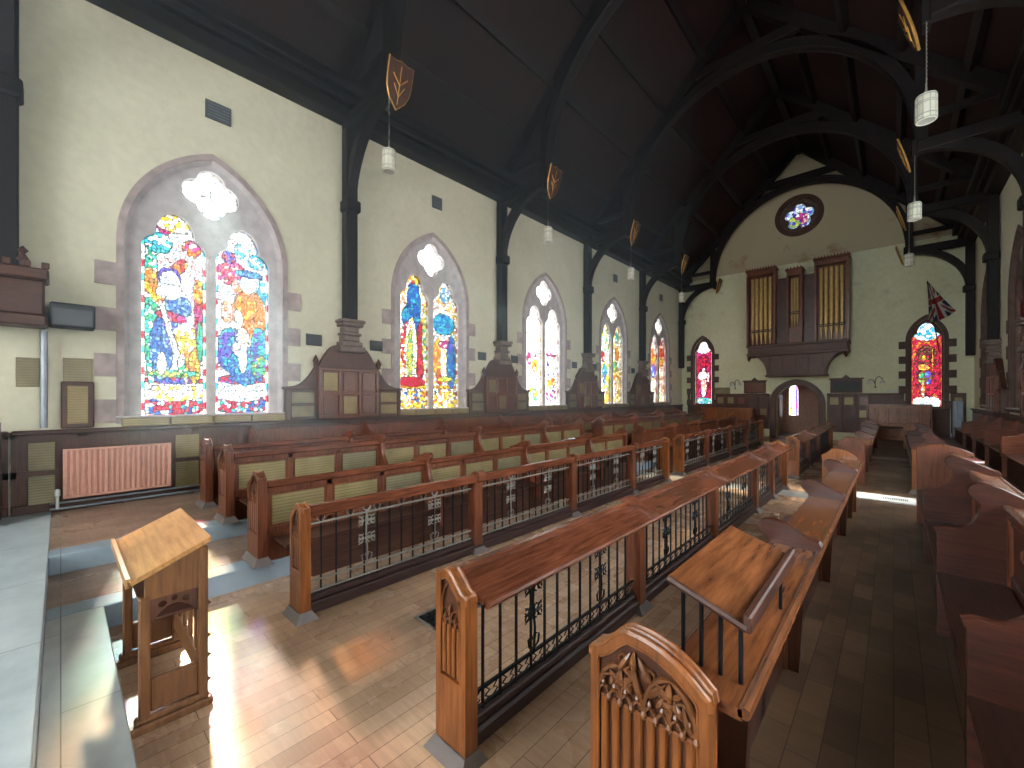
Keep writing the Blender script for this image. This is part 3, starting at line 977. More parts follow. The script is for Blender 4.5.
# ------------------------------------------------------------------ wainscot and plaques on the walls
def panel_run(mb, to, u0, u1, z0, z1, w0, rows, cols, stile=.07, proud=.03):
    """frame-and-panel woodwork: stiles and rails standing proud of a back board"""
    mb.prism([[(u0, z0), (u1, z0), (u1, z1), (u0, z1)]], to, w0, w0 + (proud * .6))
    P_ = []
    for c in range(cols + 1):
        u = u0 + (u1 - u0) * c / cols
        a, b2 = max(u0, u - stile / 2), min(u1, u + stile / 2)
        mb.prism([[(a, z0), (b2, z0), (b2, z1), (a, z1)]], to, w0, w0 + proud, 0)
    for r in range(rows + 1):
        z = z0 + (z1 - z0) * r / rows
        a, b2 = max(z0, z - stile / 2), min(z1, z + stile / 2)
        mb.prism([[(u0, a), (u1, a), (u1, b2), (u0, b2)]], to, w0, w0 + proud, 0)
    for c in range(cols):
        for r in range(rows):
            P_.append((u0 + (u1 - u0) * c / cols + stile / 2 + .03, u0 + (u1 - u0) * (c + 1) / cols - stile / 2 - .03,
                       z0 + (z1 - z0) * r / rows + stile / 2 + .03, z0 + (z1 - z0) * (r + 1) / rows - stile / 2 - .03))
    return P_
def wainscot(name, X, sgn, y0, y1, z0, label):
    t = thing(name, label, 'wall panelling', (X, y0, z0))
    mb = MB()
    ln = y1 - y0
    cells = panel_run(mb, lambda u, v, w_: (sgn * w_, u, v), 0, ln, 0, 1.02, .0, 2, max(1, int(ln / .62)), .09, .05)
    mb.build('panel', 'dark_z', t)
    mb = MB(); mb.box(0, sgn * .10, 0, ln, 1.02, 1.08, 0, .015); mb.box(0, sgn * .07, 0, ln, -.0, .12, 0, .01)
    mb.build('rail', 'dark_y', t)
    return t, cells
tW, cells = wainscot('wainscot', XL, 1, -3.0, -.45, H2 + .002, 'dark oak wall panelling at the far left beside the dais, with aged brass plates')
tW2, cellsb = wainscot('wainscot', XL, 1, -.43, YE - .05, H2, 'dark oak wall panelling along the foot of the left wall behind the pews')
tW3, _ = wainscot('wainscot', XR, -1, .3, YE - .05, H2, 'dark oak wall panelling along the foot of the right wall')
def plaque(parent, x0, x1, y0, y1, z0, z1, mat='brass', name='plaque'):
    mb = MB(); mb.box(x0, x1, y0, y1, z0, z1, 0, .004)
    return mb.build(name, mat, parent)
for (a, b2, c, d) in [(.14, .38, .10, .48), (.14, .38, .55, .92), (1.64, 1.94, .10, .50), (1.64, 1.94, .56, .92)]:
    plaque(tW2, .052, .068, a, b2, c, d, 'brassgrey' if a < 1 else 'brass')

# brass memorial strip under each left window, and tablets near the first one
def tablet(x, y0, y1, z0, z1, sgn, label, mat, frame=None, cat='memorial plaque'):
    t = thing('memorial_tablet', label, cat, (x, (y0 + y1) / 2, z0))
    hw = (y1 - y0) / 2
    if frame:
        mb = MB(); mb.box(0, sgn * .05, -hw, hw, 0, z1 - z0, 0, .015); mb.build('frame', frame, t)
        mb = MB(); mb.box(sgn * .045, sgn * .058, -hw + .06, hw - .06, .06, z1 - z0 - .06, 0, .003); mb.build('plate', mat, t)
    else:
        mb = MB(); mb.box(0, sgn * .02, -hw, hw, 0, z1 - z0, 0, .004); mb.build('plate', mat, t)
        mb = MB()
        for a in (-hw + .03, hw - .03):
            for z in (.03, z1 - z0 - .03):
                mb.lathe([(.008, 0), (.008, .0)], (0, 0, 0), 6) if False else mb.box(sgn * .02, sgn * .026, a - .008, a + .008, z - .008, z + .008)
        mb.build('screw', 'irongray', t)
    return t
tablet(XL, -.39, -.12, 2.02, 2.40, 1, 'pale brass wall tablet left of the slim pipe', 'brassgrey')
tablet(XL, .02, .30, 2.08, 2.42, 1, 'square brass wall tablet above the tall framed one', 'brassgrey')
tablet(XL, .00, .32, 1.46, 2.10, 1, 'tall dark-framed brass tablet left of the first stained window', 'brass', 'dark_z')
for i, y in enumerate(WY):
    nm = ['first', 'second', 'third', 'fourth', 'fifth'][i]
    t = thing('memorial_strip', 'long brass memorial strip below the %s left window' % nm, 'memorial plaque', (XL, y, 1.455), 'brass strips below the left windows')
    for k in range(4):
        mb = MB(); mb.box(0.0, .09, -1.1 + k * .555, -1.1 + k * .555 + .535, 0, .12, 0, .01)
        mb.build('plate', 'brass', t)

# small slate plates either side of every post, and vents high on the wall
for k in range(1, 5):
    for s_, nm in ((-1, 'left'), (1, 'right')):
        y = TY[k] + s_ * .66
        o = MB().box(XL, XL + .025, y - .15, y + .15, 2.88, 3.10, 0, .006).build('wall_plate', 'slate')
        tag(o, 'small dark slate plate on the wall %s of the %s oak memorial' % (nm, ['', 'nearest', 'second', 'third', 'fourth'][k]), 'plaque', 'slate plates beside the memorials')
def vent(y, z, w_, h, label):
    t = thing('air_vent', label, 'vent', (XL, y, z), 'grilles high on the left wall')
    mb = MB(); mb.box(0, .03, -w_ / 2, w_ / 2, -h / 2, h / 2, 0, .006); mb.build('frame', 'vent', t)
    mb = MB()
    for i in range(5):
        zz = -h / 2 + h * (i + 1) / 6
        mb.box(.03, .04, -w_ / 2 + .03, w_ / 2 - .03, zz - .006, zz + .006)
    mb.build('slat', 'steel', t)
vent(1.78, 6.62, .36, .30, 'large grey vent high above the first left window')
vent(6.28, 6.66, .30, .30, 'dark vent high above the second left window')
vent(15.2, 6.66, .30, .30, 'dark vent high above the fourth left window')
vent(19.7, 6.66, .30, .30, 'dark vent high above the fifth left window')

# ------------------------------------------------------------------ oak memorials at the posts
def make_memorial(sgn, plaques=True):
    t = thing('oak_memorial', '', 'memorial', (0, 0, 0), 'shouldered oak memorials')
    # side wings
    Z0 = 1.455
    for s_ in (-1, 1):
        mb = MB()
        ol = [(s_ * .62, Z0), (s_ * 1.20, Z0), (s_ * 1.20, 2.06)]
        ol += [(s_ * (1.12 - .48 * q), 2.08 + .42 * q ** 2.2) for q in [i / 8 for i in range(9)]]
        ol += [(s_ * .62, 2.5)]
        mb.prism([ol], lambda u, v, w_: (sgn * w_, u, v), 0, .10)
        mb.box(sgn * .0, sgn * .14, s_ * .66, s_ * 1.24, 2.02, 2.075, 0, .01)
        mb.box(sgn * .0, sgn * .13, s_ * 1.12, s_ * 1.2, Z0, 2.04, 0, .01)
        mb.build('wing', 'dark_z', t)
    mb = MB()
    mb.box(0, sgn * .15, -.62, .62, Z0, 2.42, 0, .01)
    for s_ in (-.60, -.21, .21, .60):
        mb.box(0, sgn * .19, s_ - .03, s_ + .03, Z0, 2.42, 0, .01)
    for z in (1.49, 1.95, 2.42):
        mb.box(0, sgn * .19, -.63, .63, z - .03, z + .03, 0, .01)
    mb.build('body', 'pew_z', t)
    mb = MB()
    ol = [(-.64, 2.44), (.64, 2.44)] + [(.62 - .38 * q, 2.46 + .46 * math.sin(q * PI / 2)) for q in [i / 8 for i in range(9)]] + [(-.24, 2.92)] + [(-.62 + .38 * q, 2.46 + .46 * math.sin(q * PI / 2)) for q in [1 - i / 8 for i in range(9)]]
    mb.prism([ol], lambda u, v, w_: (sgn * w_, u, v), 0, .14)
    mb.build('pediment', 'dark_z', t)
    mb = MB()
    for s_ in (-.66, .66):
        mb.lathe([(.05, 0), (.04, .04), (.06, .10), (.03, .17), (.005, .22)], (sgn * .1, s_, 2.48), 8)
    mb.build('finial', 'dark_z', t, True)
    mb = MB()
    d = sgn
    for (hw, z0, z1, dp) in ((.27, 2.78, 2.90, .30), (.22, 2.90, 3.00, .27), (.17, 3.0, 3.12, .24), (.20, 3.12, 3.18, .27), (.15, 3.18, 3.30, .25), (.22, 3.30, 3.37, .32), (.25, 3.37, 3.44, .34)):
        mb.box(0, d * dp, -hw, hw, z0, z1, 0, .02)
    mb.build('pedestal', 'pedestal', t)
    if plaques:
        for (u, z, m_) in ((-.40, 2.18, 'brass'), (0, 1.72, 'brass'), (-.40, 1.72, 'dark'), (.40, 1.72, 'dark'), (0, 2.18, 'dark'), (.40, 2.18, 'dark')):
            plaque(t, sgn * .15, sgn * .165, u - .14, u + .14, z - .17, z + .17, 'brass' if m_ == 'brass' else 'pew_x')
        for s_, m_ in ((-1, 'brassgrey'), (1, 'brass')):
            for z in (1.61, 1.87):
                plaque(t, sgn * .10, sgn * .115, s_ * .90 - .20, s_ * .90 + .20, z - .10, z + .10, m_)
    return t
mem = make_memorial(1)
ML = ['', 'oak memorial with brass plates between the first and second left windows, carrying a roof post',
      'oak memorial between the second and third left windows', 'oak memorial between the third and fourth left windows',
      'oak memorial between the fourth and fifth left windows']
for k in range(1, 5):
    o = mem if k == 1 else copy_tree(mem)
    o.location = (XL, TY[k], 0); o['label'] = ML[k]
memr = make_memorial(-1)
memr.location = (XR, TY[4], 0); memr['label'] = 'oak memorial on the right wall between the two visible right windows'
o = copy_tree(memr); o.location = (XR, TY[3], 0); o['label'] = 'oak memorial on the right wall at the very edge of view'

# canopied bracket at the far left and the box beside it
t = thing('carved_canopy', 'dark carved timber canopy on the left wall at the picture edge', 'canopy', (XL, 0, 0))
mb = MB(); mb.box(0, .42, -1.3, -.12, 2.78, 2.92, 0, .02); mb.box(0, .36, -1.28, -.14, 2.92, 3.36, 0, .02); mb.box(0, .44, -1.32, -.10, 3.36, 3.50, 0, .02)
mb.build('cornice', 'dark_y', t)
mb = MB()
for i in range(8):
    y = -1.25 + i * .155
    MB().box(.40, .44, y, y + .07, 3.50, 3.58, 0, .01).build('battlement', 'dark_z', t)
mb.lathe([(.03, 0), (.03, .1), (.06, .12), (.02, .2), (.05, .24), (.0, .3)], (.3, -.32, 3.48), 8)
mb.build('finial', 'dark_z', t)
t = thing('loudspeaker', 'dark box loudspeaker fixed beside the carved canopy', 'loudspeaker', (XL, .10, 2.80))
mb = MB(); mb.box(.08, .34, -.2, .22, 0, .32, 0, .02); mb.build('casing', 'blackbox', t)
mb = MB(); mb.box(.34, .352, -.17, .19, .03, .24); mb.build('mesh_cover', 'vent', t)
mb = MB(); mb.box(0, .1, -.03, .05, .1, .2); mb.build('bracket', 'iron', t)
mb = MB(); mb.tube([(.09, -.17, 0), (.09, -.17, -1.28)], .035, 8); 
pp = mb.build('wall_pipe', 'steel', None, True, (XL, .02, 2.76)); tag(pp, 'slim grey pipe running down the wall from the carved canopy', 'pipe')
t = thing('sanctuary_stall', 'dark oak stall at the far left edge beyond the dais', 'stall', (-8.2, -1.6, H2 + .002))
mb = MB(); mb.box(0, .5, 0, 1.1, .40, .46, 0, .015); mb.build('seat', 'dark_y', t)
mb = MB(); mb.box(.11, .17, 0, 1.1, .46, 1.15, 0, .015); mb.build('backrest', 'dark_y', t)
for y in (0, 1.04):
    mb = MB(); mb.prism([[(.05, 0), (.52, 0), (.52, .62), (.45, .68), (.30, .72), (.18, 1.05), (.14, 1.2), (.05, 1.2)]], lambda u, v, w_: (u, w_, v), y, y + .06)
    mb.build('end_panel', 'dark_z', t)

# ------------------------------------------------------------------ radiator
def radiator(loc, ln, ht, mat, label, flip=1):
    t = thing('radiator', label, 'radiator', loc)
    mb = MB(); mb.box(flip * .08, flip * .095, 0, ln, 0, ht)
    n = int(ln / .055)
    for i in range(n):
        y = (i + .5) * ln / n
        mb.tube([(flip * .10, y, .015), (flip * .105, y, ht - .015)], .019, 6)
    mb.box(flip * .075, flip * .125, 0, ln, ht - .03, ht, 0, .008)
    mb.box(flip * .075, flip * .125, 0, ln, 0, .03, 0, .008)
    mb.box(flip * .06, flip * .125, 0, .02, 0, ht, 0, .006); mb.box(flip * .06, flip * .125, ln - .02, ln, 0, ht, 0, .006)
    mb.build('fin_panel', mat, t, True)
    mb = MB()
    for y in (.2, ln - .2):
        mb.box(flip * .0, flip * .08, y - .02, y + .02, .1, ht - .1)
    mb.build('bracket', 'iron', t)
    mb = MB(); mb.lathe([(.018, -.18), (.018, -.02), (.028, -.01), (.028, .06), (.015, .08)], (flip * .10, -.05, .06), 10)
    mb.build('valve', 'whitepaint', t, True)
    return t
radiator((XL + .08, .02, .53), 1.12, .66, 'radiator', 'salmon pink panel radiator on the left wall under the tablets')
o = MB().tube([(.06, -.12, -.12), (.06, 1.9, -.12)], .018, 8).tube([(.06, -.12, -.04), (.06, 1.9, -.04)], .014, 8).build('heating_pipe', 'steel', None, True, (XL + .08, .02, .52))
tag(o, 'pair of grey heating pipes running below the pink radiator', 'pipe')

# ------------------------------------------------------------------ pews
def end_profile(w_, zt, zl, zr, n=14):
    """end-panel outline in (d, z): shoulder at d=0, rounded crest, ogee fall to d=w"""
    pts = [(0, 0), (w_, 0), (w_, zr - .04), (w_ * .985, zr - .01), (w_ * .95, zr)]
    xa = w_ * .36
    x0 = w_ * .95
    for i in range(1, n + 1):
        q = i / n
        x = x0 + (xa - x0) * q
        s_ = q * q * (3 - 2 * q) if w_ < .38 else 1 - (1 - q) ** 2.3
        pts.append((x, zr + (zt - zr) * s_))
    for i in range(1, n // 2 + 1):
        q = i / (n // 2)
        x = xa + (w_ * .03 - xa) * q
        pts.append((x, zt + (zl - zt) * (q * q * (3 - 2 * q))))
    pts += [(w_ * .004, zl - .012), (0, zl - .035)]
    return pts
def inset(poly, d):
    cx_ = sum(p[0] for p in poly) / len(poly); 
    out = []
    n = len(poly)
    for i in range(n):
        a, b2, c = Vector(poly[i - 1]), Vector(poly[i]), Vector(poly[(i + 1) % n])
        e1 = (b2 - a); e2 = (c - b2)
        if e1.length < 1e-6 or e2.length < 1e-6: out.append(tuple(b2)); continue
        n1 = Vector((-e1.y, e1.x)).normalized(); n2 = Vector((-e2.y, e2.x)).normalized()
        m = (n1 + n2)
        if m.length < 1e-6: m = n1
        m.normalize()
        k = d / max(.35, m.dot(n1))
        out.append(tuple(b2 + m * k))
    return out
def carved_end(sx, prof, w_, ztop_l, ztop_r, zt, parent, y0, th, mat, zb, nflute, rich, base=True):
    """end panel with moulded rim, sunk field, flutes and carved tracery"""
    to = lambda u, v, w__: (u, w__, v)
    mb = MB(sx)
    mb.prism([prof], to, y0 + .018, y0 + th)
    top = [(u, v) for u, v in prof if v > .3]
    mb.tube([(u, y0 + .012, v) for u, v in top], .012, 6)
    mb.tube([(u, y0 + th - .012, v) for u, v in top], .011, 6)
    if rich:
        mb.tube([(u, y0 + .040, v + .004) for u, v in top], .008, 6)
        mb.prism([prof, inset(prof, .030)], to, y0 + .002, y0 + .02)
        mb.tube([(u, y0 + .003, v) for u, v in inset(prof, .032)], .005, 5, 0, True)
    elif nflute:
        # narrow ends: solid below, a sunk carved compartment near the top
        q = inset(prof, .036)
        hole = [(max(.04, min(w_ - .04, u)), max(zb, v)) for u, v in q]
        h2 = []
        for p in hole:
            if not h2 or (Vector(p) - Vector(h2[-1])).length > 2e-3: h2.append(p)
        if (Vector(h2[0]) - Vector(h2[-1])).length < 2e-3: h2.pop()
        mb.prism([prof, h2], to, y0, y0 + .02)
        mb.tube([(u, y0 + .001, v) for u, v in h2], .005, 5, 0, True)
    else:
        mb.prism([prof], to, y0, y0 + .02)
    pe = mb.build('end_panel', mat, parent, False)
    def top_at(d):
        if d / w_ > .36:
            q = max(0, min(1, (d / w_ - .36) / .59)); s_ = q * q * (3 - 2 * q) if w_ < .38 else q ** 2.3; return zt + (ztop_r - zt) * s_
        q = max(0, min(1, (.36 - d / w_) / .33)); return zt + (ztop_l - zt) * (q * q * (3 - 2 * q))
    if nflute:
        m3 = MB(sx)
        a0, a1 = (.034, w_ - .034) if rich else (.042, w_ - .042)
        z1 = .855 if rich else ztop_r - .17
        pit = (a1 - a0) / nflute
        for i in range(nflute):
            d = a0 + pit * (i + .5)
            ww = pit * .35
            m3.box(d - ww, d + ww, y0 + .001, y0 + .019, zb + .01, z1 - .01, 0, .007)
        m3.build('flute', mat, pe)
        m4 = MB(sx)
        yy = y0 + .008
        def garc(xa, xb, z0_, apx, apz, r, k=6):
            """one pointed arch as two curved strokes"""
            for s_, xs in ((0, xa), (1, xb)):
                P_ = []
                for j2 in range(k + 1):
                    q = j2 / k
                    P_.append((xs + (apx - xs) * (1 - math.cos(q * PI / 2)), yy - .004 * math.sin(q * PI), z0_ + (apz - z0_) * math.sin(q * PI / 2)))
                m4.tube(P_, [r * 1.1] * k + [r * .5], 5)
        def leaf(x, z, ang, L, r):
            c_, s_ = math.cos(ang), math.sin(ang)
            P_ = [(x + c_ * L * q, yy - .007 * math.sin(q * PI), z + s_ * L * q) for q in (0, .25, .5, .75, 1)]
            m4.tube(P_, [r * .3, r * .85, r, r * .7, r * .15], 6)
        if rich:
            mid = (a0 + a1) / 2
            for xa, xb in ((a0, mid), (mid, a1)):
                xm = (xa + xb) / 2
                tz = min(top_at(xm), top_at(xa + .03), top_at(xb - .01) + .04) - .062
                garc(xa, xb, z1, xm, tz, .0085)
                garc(xa, xm, z1, (xa + xm) / 2, z1 + (tz - z1) * .62, .007)
                garc(xm, xb, z1, (xb + xm) / 2, z1 + (tz - z1) * .62, .007)
                for k in range(4):
                    c0 = xa + (xb - xa) * k / 4
                    garc(c0, c0 + pit, z1 - .02, c0 + pit / 2, z1 + .022, .006)
                    leaf(c0 + pit, z1 - .026, PI / 2, .040, .011)
                    leaf(c0 + pit / 2, z1 + .022, PI / 2, .03, .009)
                for sg in (-1, 1):
                    xc = xm + sg * (xb - xa) / 4
                    leaf(xc, z1 + .035, PI / 2 + sg * .5, .06, .012)
                    leaf(xc - sg * .02, z1 + .05, PI / 2 + sg * 1.1, .05, .010)
                leaf(xm, tz - .07, PI / 2, .065, .014)
                leaf(xm - .006, tz - .05, PI * .8, .05, .010); leaf(xm + .006, tz - .05, PI * .2, .05, .010)
            # filled leaves between the two heads and under the crest
            xk = w_ * .40
            leaf(mid, z1 + .0, PI / 2 + .28, .17, .013)
            leaf(mid + .005, z1 + .05, PI / 2 - .75, .10, .013)
            leaf(xk - .01, top_at(xk) - .065, -PI / 2 - .5, .09, .012)
            leaf(xk + .02, top_at(xk) - .068, -PI / 2 + .65, .09, .012)
            leaf(xk + .005, top_at(xk) - .055, -PI / 2, .07, .012)
            leaf(a1 - .01, z1 - .01, PI / 2 + .35, .10, .011)
            leaf(a1 - .075, z1 + .075, PI / 2 + .9, .08, .011)
            leaf(a0 + .01, z1 + .02, PI / 2 - .2, .08, .011)
            ring = lambda x, z, r: m4.tube([(x + r * math.cos(t_), yy, z + r * math.sin(t_)) for t_ in [2 * PI * j2 / 10 for j2 in range(10)]], .005, 4, 0, True)
            ring(xk - .03, top_at(xk) - .10, .022); ring(xk + .055, top_at(xk) - .115, .022)
        else:
            span = (a1 - a0) / 2
            for i in range(nflute):
                c0 = a0 + pit * i
                garc(c0, c0 + pit, z1 - .015, c0 + pit / 2, z1 + .022, .0045)
            for i in range(2):
                c0 = a0 + span * i
                garc(c0, c0 + span, z1, c0 + span / 2, min(z1 + .075, top_at(c0 + span / 2) - .05), .005)
            garc(a0, a1, z1 + .01, (a0 + a1) / 2 - .01, top_at((a0 + a1) / 2) - .048, .006)
            leaf((a0 + a1) / 2 - .005, z1 + .045, PI / 2, .055, .010)
            leaf(a0 + pit, z1 + .025, PI / 2, .03, .007); leaf(a1 - pit, z1 + .02, PI / 2, .03, .007)
        m4.build('tracery_carving', 'carve', pe)
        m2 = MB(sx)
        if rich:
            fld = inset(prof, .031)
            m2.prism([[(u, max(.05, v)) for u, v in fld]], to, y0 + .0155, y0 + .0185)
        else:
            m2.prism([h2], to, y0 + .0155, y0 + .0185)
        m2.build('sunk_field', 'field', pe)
    if base:
        m5 = MB(sx)
        m5.hexa([(-.05, y0 - .05, 0), (w_ + .03, y0 - .05, 0), (w_ + .03, y0 + th + .05, 0), (-.05, y0 + th + .05, 0),
                 (-.005, y0 - .008, .07), (w_ + .005, y0 - .008, .07), (w_ + .005, y0 + th + .008, .07), (-.005, y0 + th + .008, .07)])
        m5.build('plinth_block', 'steelish', pe)
    return pe
M['carve'] = wood('carved_brown_oak', (.12, .040, .015), (.34, .125, .045), axis='z', rough=.28)
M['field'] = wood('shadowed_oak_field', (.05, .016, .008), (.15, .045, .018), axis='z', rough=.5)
M['steelish'] = plain('scuffed_plinth_grey', (.16, .13, .12), .5)

def divider_piece(sx, parent, y, pd, d0, d1, zarm, ztop, zlow, seat_d, mat='pew_x', th=.055, ko=.13):
    """carved division: low arm over the seat, S-curve up the back, knob, then down along the desk"""
    kd = d0 - ko           # nose of the knob
    zend = zlow - .01
    pts = [(seat_d, .0) if seat_d is not None else (pd, 0), (pd + .06, .0), (pd + .06, zend - .12), (d1 - .04, zend - .03), (d1 + .005, zend - .02), (d1 + .012, zend + .005)]
    n = 8
    for i in range(n + 1):      # desk side, rising to the knob
        q = i / n
        s_ = q * q * (3 - 2 * q)
        pts.append((d1 + (kd + .07 - d1) * q, zend + .025 + (ztop - zend - .025) * s_))
    for a in (100, 130, 160, 190, 220, 245):
        pts.append((kd + .042 + .045 * math.cos(math.radians(a)), ztop - .045 + .045 * math.sin(math.radians(a))))
    if seat_d is not None:
        zz0 = ztop - .13
        da, db = kd + .055, seat_d + .07
        for i in range(n + 1):
            q = PI / 2 * i / n
            pts.append((db + (da - db) * math.cos(q), zz0 - (zz0 - zarm - .005) * math.sin(q)))
        pts += [(seat_d + .02, zarm + .008), (seat_d - .008, zarm - .004), (seat_d, zarm - .03)]
    else:
        pts += [(kd + .06, ztop - .13), (pd, ztop - .2)]
    mb = MB(sx); mb.prism([pts], lambda u, v, w_: (u, w_, v), y - th / 2, y + th / 2)
    edge = pts[4:] if seat_d is not None else pts[4:-1]
    for o_ in (-th * .36, th * .36):
        mb.tube([(u, y + o_, v) for u, v in edge], .010, 5)
    return mb.build('divider', mat, parent)

def iron_grille(sx, parent, d, y0, y1, z0, z1, om='irongray'):
    ln = y1 - y0
    mb = MB(sx)
    n = max(4, int(round(ln / .138)))
    zt = z1 - .115
    zb = z0 + .115
    for i in range(1, n):
        y = y0 + ln * i / n
        mb.box(d - .0065, d + .0065, y - .0065, y + .0065, z0, z1)
    mb.build('iron_grille', 'iron', parent)
    # little C scrolls between the lower rails, trefoils under the rail
    mb = MB(sx)
    for z in (z0 + .02, zb, zt):
        mb.box(d - .009, d + .009, y0, y1, z - .008, z + .008)
    for i in range(n):
        y = y0 + ln * (i + .5) / n
        w_ = ln / n * .36
        for s_ in (-1, 1):
            mb.tube([(d, y + s_ * w_ * .2, z0 + .03), (d, y + s_ * w_, z0 + .055), (d, y + s_ * w_ * .3, z0 + .075), (d, y + s_ * w_, zb - .01)], .005, 4)
    for i in range(1, n, 2):
        y = y0 + ln * i / n
        for s_ in (-1, 1):
            mb.tube([(d, y + s_ * .008, zt), (d, y + s_ * .035, zt + .035), (d, y + s_ * .03, zt + .07), (d, y + s_ * .012, zt + .06)], .006, 4)
    mb.build('scroll_band', om, parent)
    for f in ((.30, .72) if ln > 1.3 else (.5,)):
        y = y0 + ln * f
        mb = MB(sx)
        H = zt - zb
        for q, R in ((.98, .045),):
            mb.lathe([(R * .9, -.012), (R, 0), (R * .9, .012)], (d, y, zt + .05), 10) if False else mb.tube([(d, y + .036 * math.cos(a), zt + .05 + .036 * math.sin(a)) for a in [2 * PI * j / 10 for j in range(10)]], .010, 5, 0, True)
        mb.tube([(d, y, zb), (d + .004, y + .008, zb + H * .3), (d, y - .006, zb + H * .6), (d, y, zt)], .008, 5)
        for (zc, sz) in ((zb + H * .84, .10), (zb + H * .50, .10)):
            for s_ in (-1, 1):      # curled foliage either side of the stem
                for (oy, oz, r_) in ((.026, .026, .020), (.026, -.026, .020), (.064, .022, .019), (.064, -.022, .019), (.046, .0, .012)):
                    a0_ = .6 if oz > 0 else -.6
                    mb.tube([(d, y + s_ * (oy + r_ * math.cos(a)), zc + oz + r_ * math.sin(a)) for a in [a0_ + 2 * PI * j2 / 7 for j2 in range(7)]], .0065, 4)
                mb.tube([(d, y, zc), (d, y + s_ * .045, zc + .004), (d, y + s_ * .088, zc)], [.008, .010, .004], 5)
                mb.tube([(d, y + s_ * .05, zc + .03), (d, y + s_ * .085, zc + .05)], [.009, .003], 5)
                mb.tube([(d, y + s_ * .05, zc - .03), (d, y + s_ * .085, zc - .05)], [.009, .003], 5)
        for s_ in (-1, 1):
            mb.tube([(d, y, zb + .02), (d, y + s_ * .045, zb + .04), (d, y + s_ * .055, zb + .09), (d, y + s_ * .02, zb + .11), (d, y + s_ * .01, zb + .08)], .007, 5)
        mb.build('foliate_ornament', om, parent)

def screen_row(sx, X0, y0, y1, posts, label, name='pew_screen', detail=True):
    """front row: open iron screen carrying a narrow sloped desk"""
    t = thing(name, label, 'pew', (X0, y0, 0), 'iron fronted pew screens')
    ln = y1 - y0
    W_ = .24
    prof = end_profile(W_, .975, .945, .875)
    carved_end(sx, prof, W_, .945, .875, .975, t, 0, .085, 'end_z', .42, 4, False)
    if True:
        carved_end(sx, prof, W_, .945, .875, .975, t, ln - .085, .085, 'end_z', .42, 0, False)
    # desk
    mb = MB(sx)
    mb.hexa([(.03, .085, .90), (.30, .085, .82), (.30, ln - .085, .82), (.03, ln - .085, .90),
             (.03, .085, .935), (.30, .085, .855), (.30, ln - .085, .855), (.03, ln - .085, .935)])
    mb.tube([(.305, .085, .835), (.305, ln - .085, .835)], .022, 8)
    mb.build('desk_top', 'pew_y', t)
    mb = MB(sx)
    mb.box(.02, .085, .085, ln - .085, .855, .955, 0, .012)
    mb.build('top_rail', 'pew_y', t)
    mb = MB(sx)
    mb.box(.055, .185, .085, ln - .085, 0, .10, 0, .015); mb.box(.09, .16, .085, ln - .085, .10, .15, 0, .01)
    mb.build('bottom_rail', 'plinth', t)
    ys = [.085] + [p - y0 for p in posts] + [ln - .085]
    for p in ys[1:-1]:
        mb = MB(sx); mb.box(.06, .19, p - .07, p + .07, .0, .90, 0, .012); mb.box(.20, .25, p - .03, p + .03, 0.0, .84, 0, .01) if False else None
        mb.build('post', 'pew_z', t)
        mb = MB(sx)
        mb.hexa([(.0, p - .12, 0), (.24, p - .12, 0), (.24, p + .12, 0), (.0, p + .12, 0), (.045, p - .08, .06), (.20, p - .08, .06), (.20, p + .08, .06), (.045, p + .08, .06)])
        mb.build('plinth_block', 'steelish', t)
        divider_top(sx, t, p)
    for a, b2 in zip(ys[:-1], ys[1:]):
        h = .07
        aa = a + (0 if a == ys[0] else h); bb = b2 - (0 if b2 == ys[-1] else h)
        iron_grille(sx, t, .13, aa, bb, .15, .885, 'irongray' if sx < 0 else 'iron')  # light painted by side: left scrolls pale as lit, right dark as backlit
    return t
def divider_top(sx, t, p):
    prof = [(.0, .88), (.31, .80), (.325, .86), (.30, .885), (.24, .895), (.17, .925), (.11, .975), (.06, .99), (.01, .975), (-.01, .94)]
    mb = MB(sx); mb.prism([prof], lambda u, v, w_: (u, w_, v), p - .055, p + .055)
    mb.build('desk_finial', 'pew_x', t)

